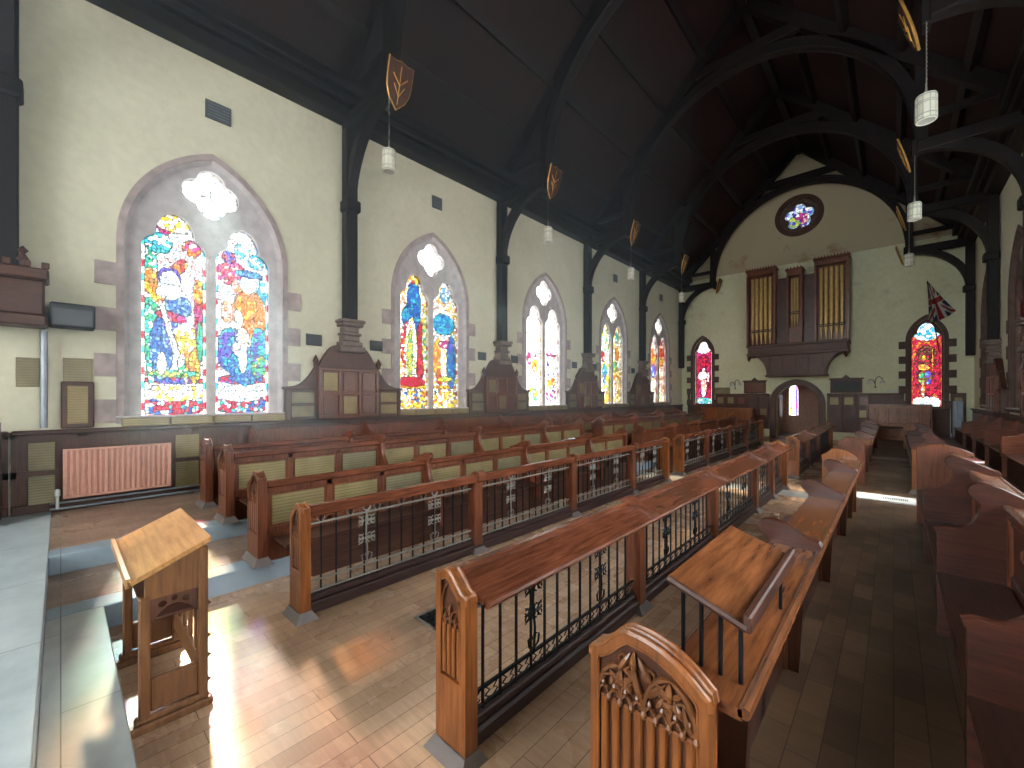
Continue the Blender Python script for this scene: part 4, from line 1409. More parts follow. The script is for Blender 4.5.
def pew_row(sx, X0, z, y0, y1, posts, label, end_w, pd, d_desk, zt, zl, zr, seat=None, seat_z=.45, arm_z=.72, mat_end='pew_z', flutes=4, rich=False,
            plaques=True, near_end=True, far_end=True, dz=0.0, end_div=False, rest=True, group='panelled pew rows', desk_mat='pew_y', ztop_div=None, zd=None, wx='pew_x', wz='pew_z', ko=.13):
    """closed pew: front panelling at depth pd, desk over it, seat (for the row before) in front.
    z: level the row stands on; zd: floor level under the seat relative to z"""
    t = thing('pew_row', label, 'pew', (X0, y0, z), group)
    ln = y1 - y0
    prof = end_profile(end_w, zt, zl, zr)
    if near_end: carved_end(sx, prof, end_w, zl, zr, zt, t, 0, .085, mat_end, zt - .62 if not rich else .12, flutes, rich)
    if far_end: carved_end(sx, prof, end_w, zl, zr, zt, t, ln - .085, .085, mat_end, zt - .62, 0, False, base=False)
    a0, a1 = d_desk
    z_hi, z_lo = (zl - .03 if not dz else dz), zr - .04
    mb = MB(sx)
    mb.hexa([(a0, .085, z_hi - .035), (a1, .085, z_lo - .035), (a1, ln - .085, z_lo - .035), (a0, ln - .085, z_hi - .035),
             (a0, .085, z_hi), (a1, .085, z_lo), (a1, ln - .085, z_lo), (a0, ln - .085, z_hi)])
    mb.tube([(a1 + .005, .085, z_lo - .008), (a1 + .005, ln - .085, z_lo - .008)], .020, 8)
    mb.build('desk_top', desk_mat, t)
    mb = MB(sx); mb.box(a0 - .03, a0 + .02, .085, ln - .085, z_hi - .075, z_hi - .001, 0, .012)
    mb.build('top_rail', 'pew_y', t)
    zb = zd if zd is not None else 0
    # panelling
    mb = MB(sx)
    ys = [.085] + [p - y0 for p in posts if y0 < p < y1] + [ln - .085]
    top = z_hi - .075
    mb.box(pd + .012, pd + .03, .085, ln - .085, zb, top)
    zr_list = [zb + .06, zb + .06 + (top - zb - .06) * .5, top - .03]
    for zz in zr_list: mb.box(pd, pd + .03, .085, ln - .085, zz - .035, zz + .035, 0, .006)
    mb.box(pd - .012, pd + .03, .085, ln - .085, zb, zb + .10, 0, .008)
    cells_ = []
    for a, b2 in zip(ys[:-1], ys[1:]):
        k = max(1, int(round((b2 - a) / .68)))
        for i in range(k + 1):
            y = a + (b2 - a) * i / k
            yy0, yy1 = max(.085, y - .035), min(ln - .085, y + .035)
            mb.box(pd, pd + .03, yy0, yy1, zb, top, 0, .006)
        for i in range(k):
            cells_.append((a + (b2 - a) * i / k + .05, a + (b2 - a) * (i + 1) / k - .05))
    mb.build('front_panel', wz, t)
    for p in ys[1:-1]:
        mb = MB(sx); mb.box(pd - .015, pd + .05, p - .05, p + .05, zb, top + .02, 0, .01)
        mb.build('post', 'pew_z', t)
    if plaques:
        for i, (a, b2) in enumerate(cells_):
            for r in range(2):
                za, zz = zr_list[r] + .05, zr_list[r + 1] - .05
                if r == 0 and seat is not None: continue
                mb = MB(sx); mb.box(pd + .003, pd + .011, a + .012, b2 - .012, za + .008, zz - .008, 0, .003)
                mb.build('brass_plate', 'brassgrey' if (i + int(y0)) % 3 == 0 else 'brass', t)
    for p in ys[1:-1]:
        if seat is not None:
            divider_piece(sx, t, p, pd, a0, a1, arm_z, (ztop_div or zt), zr + .0, seat, wx, ko=ko)
        else:
            divider_piece(sx, t, p, pd, a0, a1, arm_z, (ztop_div or zt), zr, None, wx)
    if seat is not None:
        s0 = seat
        mb = MB(sx); mb.box(s0, pd, .0 if not near_end else .15, ln - .02, seat_z - .035, seat_z, 0, .01)
        mb.build('seat', 'dark_y', t)
        mb = MB(sx); mb.box(s0 + .12, s0 + .15, .05 if not near_end else .45, ln - .05, zb, seat_z - .035)
        mb.build('seat_riser', 'dark_y', t)
    # posts under the desk on the sitter's side
    for p in [.5] + ys[1:-1] + [ln - .5]:
        mb = MB(sx); mb.prism([[(pd + .03, 0), (pd + .10, 0), (a1 - .06, z_lo - .05), (pd + .03, z_lo - .0)]], lambda u, v, w_: (u, w_, v), p - .03, p + .03)
        mb.build('bracket', 'dark_z', t)
    return t

NB0 = 1.36
LP = [3.45, 5.52, 7.58]
# left side: screen (A) then three rows stepping up to the wall
screen_row(-1, -3.66, NB0, 9.15, LP, 'iron-fronted pew screen along the left of the centre aisle, nearest the lectern')
screen_row(-1, -3.70, 10.05, 18.4, [12.1, 14.2, 16.3], 'far iron-fronted pew screen on the left, beyond the cross aisle')
screen_row(1, -1.83, NB0 + .02, 10.05, [3.5, 5.62, 7.74, 9.0], 'iron-fronted pew screen with broad polished desk on the right of the centre aisle')
screen_row(1, -1.83, 11.4, 18.6, [13.5, 15.6], 'far iron-fronted pew screen on the right, beyond the cross aisle')

LPB = [3.40, 5.45, 7.5]
LPF = [12.1, 14.1, 16.1]
def left_rows():
    specs = [(S1X + .03, H1, 'first'), (S2X + .0, H2, 'second'), (-6.93, H2, 'third')]
    lab = {'first': 'brass-plated pew row directly behind the near left iron screen',
           'second': 'brass-plated pew row in the middle of the near left block',
           'third': 'rearmost short-ended pew row of the near left block, toward the radiator'}
    labf = {'first': 'far left pew row directly behind the far iron screen', 'second': 'middle pew row of the far left block', 'third': 'rearmost pew row of the far left block under the windows'}
    for i, (x, z, nm) in enumerate(specs):
        low = -H1 if i == 0 else (-(H2 - H1) if i == 1 else 0)
        pew_row(-1, x, z, NB0 - .02, 9.2, LPB, lab[nm], .34, .05, (.04, .33), .93, .87, .80, seat=-.32, seat_z=.44 + low, arm_z=.62 + low, zd=low)
        pew_row(-1, x, z, 10.1, 18.6, LPF, labf[nm], .34, .05, (.04, .33), .93, .87, .80, seat=-.32, seat_z=.44 + low, arm_z=.62 + low, zd=low, plaques=(i > 0))
left_rows()

# right side
pew_row(1, -.81, 0, 1.30, 8.0, [3.11, 4.8, 6.5], 'pew with richly carved honey-lit oak end in the right foreground', .405, .27, (.25, .475), 1.092, 1.00, .995, dz=.965, ko=.08,
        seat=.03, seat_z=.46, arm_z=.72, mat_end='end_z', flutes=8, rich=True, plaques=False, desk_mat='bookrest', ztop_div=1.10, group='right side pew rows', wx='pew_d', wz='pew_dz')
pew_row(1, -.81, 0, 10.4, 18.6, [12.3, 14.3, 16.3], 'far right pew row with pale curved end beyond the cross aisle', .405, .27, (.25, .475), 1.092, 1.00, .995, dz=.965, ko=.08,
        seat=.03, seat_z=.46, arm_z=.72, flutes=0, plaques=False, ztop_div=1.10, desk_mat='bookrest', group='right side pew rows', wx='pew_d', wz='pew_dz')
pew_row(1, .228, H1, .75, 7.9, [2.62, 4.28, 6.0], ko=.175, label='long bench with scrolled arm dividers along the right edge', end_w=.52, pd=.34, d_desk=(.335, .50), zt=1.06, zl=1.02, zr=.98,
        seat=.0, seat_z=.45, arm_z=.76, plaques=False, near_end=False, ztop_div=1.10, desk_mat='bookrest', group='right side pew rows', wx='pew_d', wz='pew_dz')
pew_row(1, .235, H1, 10.1, 18.6, [12.1, 14.1, 16.1], 'far right bench with squared honey-coloured end panel', .42, .34, (.33, .50), .84, .77, .80,
        seat=.04, seat_z=.45, arm_z=.72, plaques=False, mat_end='end_z', flutes=0, ztop_div=.95, desk_mat='bookrest', group='right side pew rows', wx='pew_d', wz='pew_dz')

def wall_bench(sx, X0, z, y0, y1, divs, label):
    t = thing('wall_bench', label, 'bench', (X0, y0, z), 'benches against the side walls')
    ln = y1 - y0
    mb = MB(sx); mb.box(0, .50, 0, ln, .41, .45, 0, .01); mb.build('seat', 'dark_y', t)
    mb = MB(sx); mb.box(.06, .09, 0, ln, 0, .41); mb.build('seat_riser', 'dark_y', t)
    mb = MB(sx); mb.box(.48, .52, 0, ln, .45, .95, 0, .01); mb.build('backrest', 'pew_z', t)
    for p in divs:
        mb = MB(sx)
        pts = [(.0, 0), (.50, 0), (.50, 1.0)] + [(.50 - .44 * q, 1.0 - .24 * math.sin(q * PI / 2)) for q in [i / 8 for i in range(1, 9)]] + [(.0, .78)]
        mb.prism([pts], lambda u, v, w_: (u, w_, v), p - y0 - .03, p - y0 + .03)
        mb.tube([(u, p - y0, v) for u, v in pts[2:]] + [(0, p - y0, .4)], .024, 6)
        mb.build('divider', 'pew_x', t)
    return t
wall_bench(-1, -7.70, H2, 2.2, 21.0, [2.25, 4.3, 6.3, 8.4, 10.5, 12.6, 14.7, 16.8, 18.9, 20.9], 'bench against the left wall panelling under the windows')
wall_bench(1, 1.50, H2, 4.2, 21.0, [6.0, 8.0, 10.0, 12.0, 14.0, 16.0, 18.0], 'bench against the right wall panelling')

# ------------------------------------------------------------------ bookstand on the carved pew
t = thing('bookstand', 'raised oak bookstand on thin iron rods above the carved pew', 'bookstand', (0, 0, 0))
bx0, bx1, by0, by1 = -.590, -.340, 1.46, 2.24
mb = MB()
zl_, zr_ = 1.262, 1.175
mb.hexa([(bx0, by0, zl_ - .018), (bx1, by0, zr_ - .018), (bx1, by1, zr_ - .018), (bx0, by1, zl_ - .018), (bx0, by0, zl_), (bx1, by0, zr_), (bx1, by1, zr_), (bx0, by1, zl_)])
mb.build('board', 'bookrest', t)
mb = MB(); mb.box(bx1 - .012, bx1 + .014, by0 - .005, by1 + .005, zr_ - .022, zr_ + .035, 0, .006); mb.build('ledge', 'dark_y', t)
mb = MB(); mb.tube([(bx0, by0, zl_ - .009), (bx1, by0, zr_ - .009)], .012, 6); mb.build('edge_moulding', 'dark_y', t)
for i in range(4):
    x = -.555 + i * .062
    zz = zl_ + (zr_ - zl_) * (x - bx0) / (bx1 - bx0) - .018
    zd_ = .945 + .015 * (i) * .3
    mb = MB(); mb.tube([(x, by0 + .05, .935 if x > -.54 else .90), (x, by0 + .05, zz)], .0075, 8); mb.build('rod', 'iron', t, True)
    if i in (0, 3):
        mb = MB(); mb.tube([(x, by1 - .08, .935 if x > -.54 else .90), (x, by1 - .08, zz)], .0075, 8); mb.build('rod', 'iron', t, True)
mb = MB(); mb.box(-.57, -.35, by0 + .02, by0 + .08, .93, .945, 0, .003); mb.box(-.57, -.35, by1 - .11, by1 - .05, .93, .945, 0, .003); mb.build('foot_plate', 'iron', t)

# ------------------------------------------------------------------ prayer desk
def prayer_desk():
    t = thing('prayer_desk', 'pale golden oak prayer desk with sloping top beside the dais steps', 'lectern', (-3.56, .45, 0))
    xa, xb = -.46, .46
    mb = MB()
    zl, zh = .875, 1.04
    yl, yh = -.20, .175
    th = .028
    mb.hexa([(xa - .02, yl, zl - th), (xb + .02, yl, zl - th), (xb + .02, yh, zh - th), (xa - .02, yh, zh - th), (xa - .02, yl, zl), (xb + .02, yl, zl), (xb + .02, yh, zh), (xa - .02, yh, zh)])
    mb.build('top_board', 'lectern', t)
    mb = MB(); mb.hexa([(xa - .02, yl - .012, zl - .03), (xb + .02, yl - .012, zl - .03), (xb + .02, yl + .008, zl - .03), (xa - .02, yl + .008, zl - .03), (xa - .02, yl - .012, zl + .022), (xb + .02, yl - .012, zl + .022), (xb + .02, yl + .008, zl + .022), (xa - .02, yl + .008, zl + .022)])
    mb.build('book_lip', 'lectern', t)
    for s_, x in ((1, xb - .045), (-1, xa + .01)):
        # cheek under the slope
        mb = MB()
        mb.prism([[(-.13, .74), (.155, .74), (.155, zh - th - .012), (-.13, zl - th + .022)]], toYZ, x, x + .035)
        mb.build('cheek', 'lectern_z', t)
        for y in (-.155, .115):
            mb = MB()
            mb.box(x - .008, x + .045, y, y + .05, .06, (.80 if y < 0 else .98) if y > 0 else .76, 0, .008)
            mb.build('leg', 'lectern_z', t)
        # pierced bracket with trefoil under the cheek
        mb = MB()
        arch = [(-.105, .74), (-.105, .60)] + [(-.105 + .22 * q, .60 + .085 * math.sin(q * PI)) for q in [i / 8 for i in range(1, 8)]] + [(.115, .60), (.115, .74)]
        mb.prism([arch, disc_loop(-.05, .695, .02, 10), disc_loop(.06, .695, .02, 10), disc_loop(.005, .712, .015, 10)], toYZ, x + .008, x + .028)
        mb.build('pierced_bracket', 'dark_z', t)
        mb = MB(); mb.box(x, x + .037, -.105, .115, .10, .285, 0, .008); mb.build('lower_rail', 'lectern_z', t)
        mb = MB()
        mb.box(x - .02, x + .057, -.21, .19, 0, .05, 0, .012); mb.box(x - .012, x + .049, -.175, .17, .05, .09, 0, .012)
        mb.build('foot', 'lectern_z', t)
        mb = MB()
        for z in (.30, .42, .62, .15):
            mb.lathe([(.0, -.014), (.014, 0), (.0, .014)], (x + .018, .172, z), 6)
        mb.build('crocket', 'lectern_z', t)
    mb = MB(); mb.box(xa + .04, xb - .04, .125, .15, .16, .30, 0, .006); mb.build('lower_front_rail', 'lectern_z', t)
    mb = MB(); mb.box(xa + .04, xb - .04, .125, .15, .72, 1.0, 0, .006)
    mb.build('front_rail', 'lectern_z', t)
    mb = MB(); mb.box(xa + .04, xb - .04, -.12, .125, .60, .62, 0, .004); mb.build('shelf', 'dark_y', t)
    for i in range(4):
        x = xa + .18 + i * .187
        mb = MB(); mb.box(x - .02, x + .02, .125, .15, .30, .72, 0, .006); mb.build('baluster', 'lectern_z', t)
    return t
prayer_desk()

# ------------------------------------------------------------------ floor grate in the centre aisle
t = thing('floor_grate', 'long cast-iron heating grate set in the centre aisle floor', 'grate', (-3.02, 2.05, 0))
mb = MB(); mb.box(0, .02, 0, 5.5, 0, .008); mb.box(.26, .28, 0, 5.5, 0, .008); mb.box(0, .28, 0, .02, 0, .008); mb.box(0, .28, 5.48, 5.5, 0, .008)
mb.build('frame', 'irongray', t)
mb = MB(); mb.box(.02, .26, .02, 5.48, .0005, .002, 1)
for i in range(78):
    y = .04 + i * .07
    mb.box(.02, .26, y, y + .022, .002, .008)
for x in (.075, .14, .205): mb.box(x - .007, x + .007, .02, 5.48, .002, .008)
mb.build('lattice', ['iron', 'blackbox'], t)
t = thing('vent_strip', 'white floor plate with dark slots lying across the right walkway', 'vent', (-.47, 9.25, H1 + .002))
mb = MB(); mb.box(0, .74, -.26, .26, 0, .02, 0, .004); mb.build('plate', 'whitepaint', t)
for i in range(14):
    MB().box(.34 + i * .022, .352 + i * .022, -.08, .08, .0195, .0215).build('slot', 'blackbox', t)

# ------------------------------------------------------------------ organ on the end wall
def organ():
    t = thing('pipe_organ', 'small pipe organ in a dark oak case high on the end wall', 'organ', (CX - .03, YE, 0))
    D = .95      # projects towards the nave
    hw = 1.80
    mb = MB()
    mb.box(-hw, hw, -D, 0, 3.82, 4.22, 0, .03)
    mb.box(-hw - .05, hw + .05, -D - .05, 0, 4.10, 4.22, 0, .02)
    mb.box(-hw - .03, hw + .03, -D - .03, 0, 3.70, 3.84, 0, .02)
    mb.build('gallery_front', 'dark_z', t)
    # corbelled underside with concave sides
    mb = MB()
    ol = [(-1.06, 2.82), (1.06, 2.82)] + [(1.06 + .62 * (1 - math.cos(q)), 2.82 + .90 * math.sin(q)) for q in [PI / 2 * i / 8 for i in range(9)]] + [(-1.06 - .62 * (1 - math.cos(q)), 2.82 + .90 * math.sin(q)) for q in [PI / 2 * (8 - i) / 8 for i in range(9)]]
    mb.prism([ol], toXZ, -D + .12, 0)
    for x in (-.95, -.48, 0, .48, .95): mb.box(x - .025, x + .025, -D + .09, -D + .13, 2.84, 3.7)
    mb.box(-1.12, 1.12, -D + .08, 0, 2.76, 2.84, 0, .015)
    for s_ in (-1, 1): mb.lathe([(.0, -.26), (.05, -.18), (.08, -.1), (.06, 0)], (s_ * (hw - .05), -D + .05, 3.72), 8)
    mb.build('corbel', 'dark_z', t)
    mb = MB()
    mb.box(-hw + .9, hw - .9, -D + .35, -.02, 4.22, 7.0); mb.box(-hw + .05, hw - .05, -D + .55, -.02, 4.22, 7.2)
    for x in (-.65, .65): mb.box(x - .42, x + .42, -D + .30, -D + .36, 4.22, 4.85, 0, .01)
    mb.build('back_case', 'pew_dz', t)
    for cx_, w_, zt, n, r, key in ((-1.27, 1.06, 7.66, 5, .075, 'left'), (0, .50, 7.42, 3, .045, 'mid'), (1.27, 1.06, 7.66, 5, .075, 'right')):
        mb = MB()
        z0 = 4.22 if n == 5 else 4.22
        for s_ in (-1, 1):
            mb.box(cx_ + s_ * w_ / 2 - .05, cx_ + s_ * w_ / 2 + .05, -D + .0, -D + .55, z0, zt - .28, 0, .015)
        mb.box(cx_ - w_ / 2 - .03, cx_ + w_ / 2 + .03, -D - .02, -D + .5, zt - .30, zt - .08, 0, .02)
        mb.box(cx_ - w_ / 2 - .08, cx_ + w_ / 2 + .08, -D - .07, -D + .55, zt - .08, zt, 0, .015)
        k = int(w_ / .09)
        for i in range(k):
            xx = cx_ - w_ / 2 - .06 + (w_ + .12) * (i + .5) / k
            mb.add([(xx - .03, -D - .06, zt), (xx + .03, -D - .06, zt), (xx, -D - .06, zt + .09), (xx - .03, -D - .03, zt), (xx + .03, -D - .03, zt), (xx, -D - .03, zt + .09)], [(0, 1, 2), (5, 4, 3), (0, 3, 4, 1), (1, 4, 5, 2), (2, 5, 3, 0)])
        mb.box(cx_ - w_ / 2, cx_ + w_ / 2, -D + .28, -D + .31, z0, zt - .1)
        mb.build('tower_case', 'pew_z', t)
        zf = 4.24 if n == 5 else 4.9
        if n == 3:
            m6 = MB(); m6.box(cx_ - w_ / 2, cx_ + w_ / 2, -D + .02, -D + .3, 4.22, 4.88, 0, .01); m6.build('tower_base', 'pew_z', t)
            m6 = MB(); m6.lathe([(.0, -.01), (.09, .0), (.0, .01)], (0, 0, 0), 16); m6.v = [(x, z + -D + .0, y * 1.4 + 4.55) for x, y, z in m6.v]; m6.build('rosette', 'pedestal', t)
        for i in range(n):
            xx = cx_ - w_ / 2 + .10 + (w_ - .20) * (i + .5) / n
            yy = -D + .16 - .05 * math.cos((i - (n - 1) / 2) / n * PI)
            ztp = zt - .42 - (.0 if n == 5 else .0)
            mb = MB()
            mb.lathe([(r * .25, zf), (r * .95, zf + .50), (r, zf + .56), (r, ztp), (r * .8, ztp)], (xx, yy, 0), 14)
            p = mb.build('organ_pipe', 'gilt2', t, True)
            mb = MB(); mb.box(xx - r * .7, xx + r * .7, yy - r - .004, yy - r * .6, zf + .54, zf + .60); mb.build('pipe_mouth', 'blackbox', p)
        mb = MB(); mb.box(cx_ - w_ / 2 + .05, cx_ + w_ / 2 - .05, -D + .01, -D + .04, zf + .62, zf + .66); mb.build('pipe_rail', 'dark_z', t)
M['gilt2'] = plain('dull_gold_pipe', (.62, .42, .17), .4, .55)
organ()

# ------------------------------------------------------------------ end wall: doorway, panelling, boards, sconces, flag
def doorway():
    cx_ = CX - .07
    e = bpy.data.objects.new('door_1', None); COL.objects.link(e); struct(e)
    mb = MB()
    mb.prism([pointed(cx_, 1.04, 0.01, 1.55, 1.10), pointed(cx_, .82, 0.012, 1.55, .86)], toXZ, YE - .16, YE + .05)
    mb.prism([pointed(cx_, .90, 0.01, 1.55, .94), pointed(cx_, .80, 0.012, 1.55, .84)], toXZ, YE - .20, YE - .12)
    mb.build('door_surround', 'dark_z', e)
    # porch beyond
    mb = MB()
    mb.box(cx_ - 1.5, cx_ - 1.35, YE + T, YE + 3.2, 0, 3.2); mb.box(cx_ + 1.35, cx_ + 1.5, YE + T, YE + 3.2, 0, 3.2)
    mb.box(cx_ - 1.5, cx_ + 1.5, YE + T, YE + 3.2, 3.2, 3.3)
    mb.prism([[(cx_ - 1.5, 0), (cx_ + 1.5, 0), (cx_ + 1.5, 3.2), (cx_ - 1.5, 3.2)], pointed(cx_ - .60, .2, .9, 2.2, .35)], toXZ, YE + 3.2, YE + 3.3)
    struct(mb.build('wall_porch', 'porch'))
    portal((cx_ - .6, YE + 3.35, 1.7), (0, -1, 0), .42, 1.7)
    mb = MB(); mb.box(cx_ - 1.5, cx_ + 1.5, YE + .5, YE + 3.3, -.2, 0); struct(mb.build('floor_porch', 'floor_dark'))
    glass_grid('pane', e, cx_ - .82, YE + 3.25, .88, .44, 1.7, 'x', [(.85, .5, .2, .6, 'VVP'), (.1, .4, .15, .5, 'YEW')], 'WWW', 'W', .15, .03, 5)
    for s_ in (-1, 1):
        mb = MB()
        # door leaves folded back into the porch
        x = cx_ + s_ * .80
        mb.box(x, x - s_ * .05, YE + .45, YE + 1.2, .02, 1.95, 0, .01)
        for z in (.5, 1.1, 1.7): mb.box(x - s_ * .05, x - s_ * .06, YE + .5, YE + 1.1, z, z + .05)
        mb.build('door_leaf', 'pew_z', e)
doorway()

def end_panelling(x0, x1, z0, label, cols, top=1.95, rows=3):
    t = thing('wainscot', label, 'wall panelling', (x0, YE, z0))
    w_ = x1 - x0
    mb = MB()
    ht = top - z0
    cells_ = panel_run(mb, lambda u, v, q: (u, -q, v), 0, w_, 0, ht, 0, rows, cols, .08, .06)
    mb.build('panel', 'dark_z', t)
    mb = MB(); mb.box(-.0, w_, -.12, 0, ht, ht + .06, 0, .01); mb.build('rail', 'dark_z', t)
    for i, (a, b2, c, d) in enumerate(cells_):
        if rows == 3 and c > ht * .3 and (i * 7 + 3) % 5 > 1:
            mb = MB(); mb.box(a + .03, b2 - .03, -.045, -.037, c + .04, d - .04, 0, .003); mb.build('brass_plate', 'brass' if i % 4 else 'pew_x', t)
end_panelling(-6.62, CX - 1.15, H2, 'dark panelling with brass plates left of the arched doorway', 5)
end_panelling(XL + .32, -7.88, H2, 'narrow strip of dark panelling in the left corner of the end wall', 1)
end_panelling(-7.86, -6.64, H2, 'low dark panelling under the left end window', 2, 1.36, 2)
end_panelling(CX + 1.02, .30, H2, 'dark panelling with brass plates right of the arched doorway', 5)
end_panelling(.32, 1.54, H2, 'low dark panelling under the red right end window', 2, 1.36, 2)
end_panelling(1.56, XR - .2, H2, 'narrow strip of dark panelling in the right corner by the flag', 1)

def board(x0, x1, z0, z1, label, mat):
    t = thing('name_board', label, 'board', ((x0 + x1) / 2, YE, z0))
    hw = (x1 - x0) / 2; h = z1 - z0
    mb = MB(); mb.box(-hw, hw, -.07, 0, 0, h, 0, .012); mb.box(-hw - .05, hw + .05, -.10, 0, h, h + .06, 0, .01)
    mb.add([(-.14, -.08, h + .06), (.14, -.08, h + .06), (0, -.08, h + .20), (-.14, -.03, h + .06), (.14, -.03, h + .06), (0, -.03, h + .20)], [(0, 1, 2), (5, 4, 3), (0, 3, 4, 1), (1, 4, 5, 2), (2, 5, 3, 0)])
    mb.build('frame', 'dark_z', t)
    mb = MB(); mb.box(-hw + .08, hw - .08, -.078, -.07, .07, h - .06); mb.build('plate', mat, t)
board(-5.32, -4.42, 2.03, 2.58, 'framed wooden name board left of the doorway arch', 'pew_x')
board(-2.0, -.95, 2.03, 2.60, 'framed grey name board right of the doorway arch', 'slate')
def sconce(x, label):
    t = thing('wall_sconce', label, 'wall light', (x, YE, 2.35))
    mb = MB(); mb.tube([(0, 0, -.12), (0, -.04, .12), (.03, -.12, .28), (.12, -.14, .34), (.2, -.14, .28), (.22, -.14, .20)], .012, 6)
    mb.tube([(0, -.0, .05), (-.06, -.06, .2), (-.16, -.1, .24), (-.2, -.1, .16)], .012, 6)
    mb.lathe([(.05, 0), (.05, .02)], (0, -.01, -.1), 8); mb.build('arm', 'iron', t, True)
    for dx, dz, dy in ((.22, .17, -.14), (-.2, .13, -.1)):
        mb = MB(); mb.lathe([(.03, .03), (.05, 0), (.07, -.08), (.075, -.10)], (dx, dy, dz), 10); mb.build('lamp_shade', 'whitepaint', t, True)
sconce(-5.72, 'small curled wall light left of the wooden name board')
sconce(-.55, 'small curled wall light right of the grey name board')
for nm, x0, x1, z0, z1, m_, lb in (('memorial_tablet', -6.66, -5.95, 1.99, 2.32, 'brassgrey', 'pale horizontal tablet beside the far left end window'),
                                  ('memorial_tablet', -.2, .1, 2.04, 2.12, 'whitepaint', 'thin pale tablet on the panelling left of the red window')):
    o = MB().box(x0, x1, YE - .035, YE, z0 + .0, z1, 0, .006).build(nm, m_); tag(o, lb, 'plaque')

# flag
def flag():
    t = thing('union_flag', 'faded union flag drooping from a slanted pole right of the red window', 'flag', (.98, YE - .05, 0))
    mb = MB(); mb.tube([(.28, 0, 3.55), (-.05, -.45, 6.1)], .018, 8); mb.lathe([(0, 0), (.03, .03), (0, .12)], (-.05, -.45, 6.1), 8)
    mb.build('pole', 'dark_z', t, True)
    m, nt, b = new_mat('union_flag_cloth')
    at = nt.nodes.new('ShaderNodeAttribute'); at.attribute_name = 'dye'
    nt.links.new(at.outputs['Color'], b.inputs['Base Color']); b.inputs['Roughness'].default_value = .85
    nu, nv = 40, 60
    vs, fs, cs = [], [], []
    for j in range(nv + 1):
        for i in range(nu + 1):
            u, v = i / nu, j / nv
            # cloth hangs from the pole: fly edge gathers into folds towards the bottom
            x = -.06 + .06 * v + u * (.05 + .66 * v) + .015 * math.sin(u * 16 + v * 3)
            y = -.42 + .34 * v + .06 * math.sin(u * 13 + v * 2.0) * (.3 + v)
            z = 6.12 - 1.42 * v + .34 * u * v - .10 * math.sin(u * PI) * v
            vs.append((x, y, z))
    def dye(u, v):
        X, Y = (u - .5) * 2, (v - .5) * 2
        red, white, blue = (.26, .015, .02), (.42, .40, .36), (.012, .018, .07)
        if abs(X) < .12 or abs(Y) < .2: return red
        if abs(X) < .2 or abs(Y) < .34: return white
        for s_ in (-1, 1):
            d = abs(X * s_ - Y) / 1.414
            if d < .07: return red
            if d < .2: return white
        return blue
    for j in range(nv):
        for i in range(nu):
            a = j * (nu + 1) + i
            fs.append((a, a + 1, a + nu + 2, a + nu + 1)); cs.append(dye((j + .5) / nv, (i + .5) / nu))
    me = bpy.data.meshes.new('cloth'); me.from_pydata(vs, [], fs)
    a = me.attributes.new('dye', 'FLOAT_COLOR', 'FACE')
    a.data.foreach_set('color', [c for q in cs for c in (*q, 1)])
    me.polygons.foreach_set('use_smooth', [True] * len(fs))
    me.materials.append(m)
    o = bpy.data.objects.new('cloth', me); COL.objects.link(o); o.parent = t
    md = o.modifiers.new('thickness', 'SOLIDIFY'); md.thickness = .004
flag()

# return stalls before the end wall
def return_stall(x0, x1, y, z, h, label, n, seat=True):
    t = thing('return_stall', label, 'stall', (x0, y, z), 'stalls before the end wall')
    w_ = x1 - x0
    mb = MB(); mb.box(0, w_, 0, .05, 0, h, 0, .008)
    for i in range(n + 1):
        x = w_ * i / n
        mb.box(max(0, x - .04), min(w_, x + .04), -.025, .05, 0, h, 0, .008)
    mb.box(0, w_, -.03, .06, h - .10, h, 0, .01); mb.box(0, w_, -.03, .06, 0, .12, 0, .01); mb.box(0, w_, -.022, .05, h * .42, h * .42 + .07, 0, .008)
    mb.build('panel', 'end_z', t)
    mb = MB(); mb.hexa([(0, -.08, h), (w_, -.08, h), (w_, .32, h - .07), (0, .32, h - .07), (0, -.08, h + .035), (w_, -.08, h + .035), (w_, .32, h - .035), (0, .32, h - .035)])
    mb.build('desk_top', 'pew_x', t)
    if seat:
        mb = MB(); mb.box(0.05, w_ - .05, -.42, -.02, .42, .46, 0, .01); mb.build('seat', 'dark_y', t)
    for x in (0, w_ - .06):
        mb = MB(); mb.box(x, x + .06, -.44 if seat else -.05, .34, 0, h * .62, 0, .01); mb.box(x, x + .06, -.05, .34, h * .62, h - .04, 0, .01); mb.build('end_panel', 'pew_z', t)
return_stall(-.72, .95, 19.6, H2 + .0, 1.22, 'tall panelled stall facing the nave before the right end panelling', 6)
return_stall(-6.6, -4.45, 20.2, H2, 1.0, 'panelled stall before the left end panelling near the doorway', 6)

# small corner radiator
radiator((.0, 0, 0), .26, 1.32, 'steel', 'narrow pale radiator in the dark right corner by the flag').location = (1.60, YE - .14, H2 + .02)
for o in bpy.data.objects:
    if o.get('label', '').startswith('narrow pale radiator'): o.rotation_euler = (0, 0, -PI / 2)

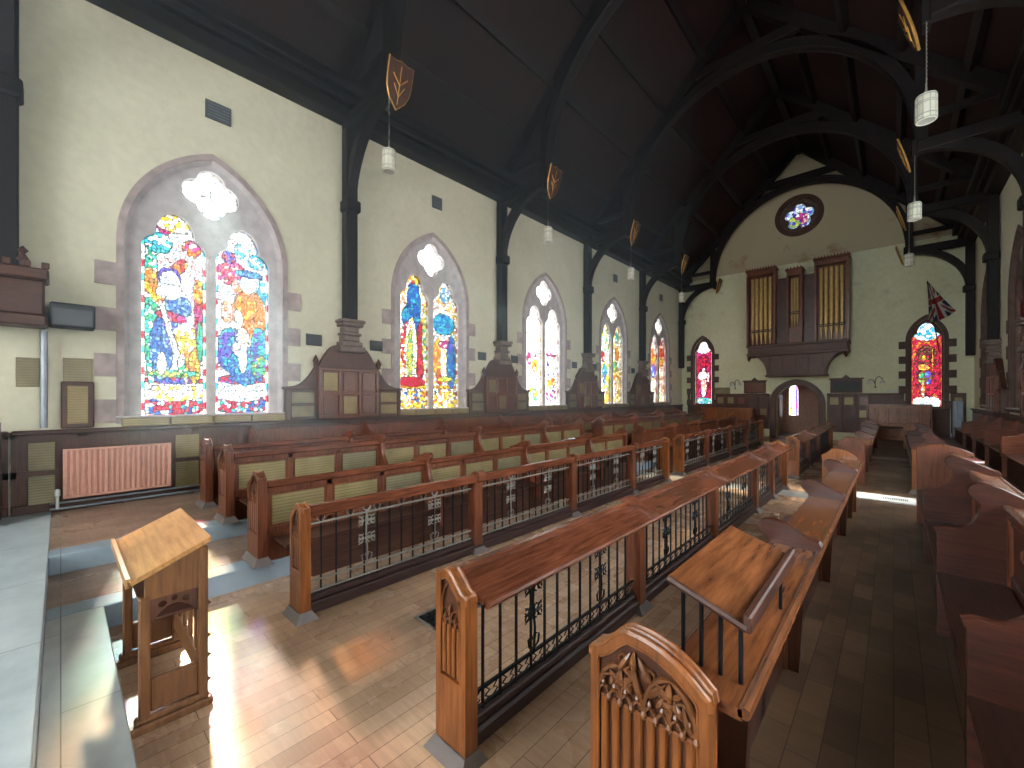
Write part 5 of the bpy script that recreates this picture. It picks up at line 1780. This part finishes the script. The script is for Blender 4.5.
# ------------------------------------------------------------------ books lying on the desks
def open_book(loc, rz, label, size=.22, tilt=0.0, tiltx=0.0):
    t = thing('open_book', label, 'book', loc, None, rz)
    t.rotation_euler = (tiltx, tilt, rz)
    h = size * .7
    mb = MB(); mb.box(-size, size, -h, h, 0, .006); mb.build('cover', 'bookblue', t)
    mb = MB()
    for s_ in (-1, 1):
        n = 6
        pr = [(0, .006)] + [(s_ * size * .97 * i / n, .006 + .018 * math.sin(PI * min(1, (i / n) * .9 + .12)) ) for i in range(1, n + 1)] + [(s_ * size * .97, .006)]
        mb.prism([pr], lambda u, v, q: (u, q, v), -h * .95, h * .95)
    mb.build('pages', 'paper', t, True)
open_book((-.44, 14.8, .962), .2, 'open service book on the far right pew desk', .12)
open_book((-3.87, 13.1, .905), 1.57, 'open white-paged book on the far left iron screen desk', .2, 0, math.radians(-15))
open_book((-4.89, 7.0, .998), 1.57, 'open book on the first left pew row desk', .15, 0, math.radians(-15))
def closed_book(loc, rz, label, mat):
    t = thing('hymn_book', label, 'book', loc, None, rz)
    mb = MB(); mb.box(-.07, .07, -.10, .10, 0, .003); mb.box(-.07, .07, -.10, .10, .024, .027); mb.box(-.07, -.066, -.1, .1, 0, .027); mb.build('cover', mat, t)
    mb = MB(); mb.box(-.066, .066, -.096, .096, .003, .024); mb.build('pages', 'paper', t)
closed_book((.64, 6.9, 1.162), .3, 'red hymn book on the long right bench desk', 'bookred')

# ------------------------------------------------------------------ haze box on the left, added to imitate lens glare
hz = bpy.data.materials.new('glare_haze'); hz.use_nodes = True
_nt = hz.node_tree; _nt.nodes.remove(_nt.nodes['Principled BSDF'])
_vs = _nt.nodes.new('ShaderNodeVolumeScatter')
_vs.inputs['Color'].default_value = (.62, .87, 1.0, 1)
_vs.inputs['Density'].default_value = .038
_vs.inputs['Anisotropy'].default_value = .60
_nt.links.new(_vs.outputs[0], _nt.nodes['Material Output'].inputs['Volume'])
_o = MB().box(XL + .01, -3.0, -3.0, 9.5, 1.40, 9.4).build('haze', hz)
_o['kind'] = 'stuff'; _o['label'] = 'thin bluish haze added to imitate glare from the stained windows'; _o['category'] = 'haze'
SC.cycles.volume_bounces = 0
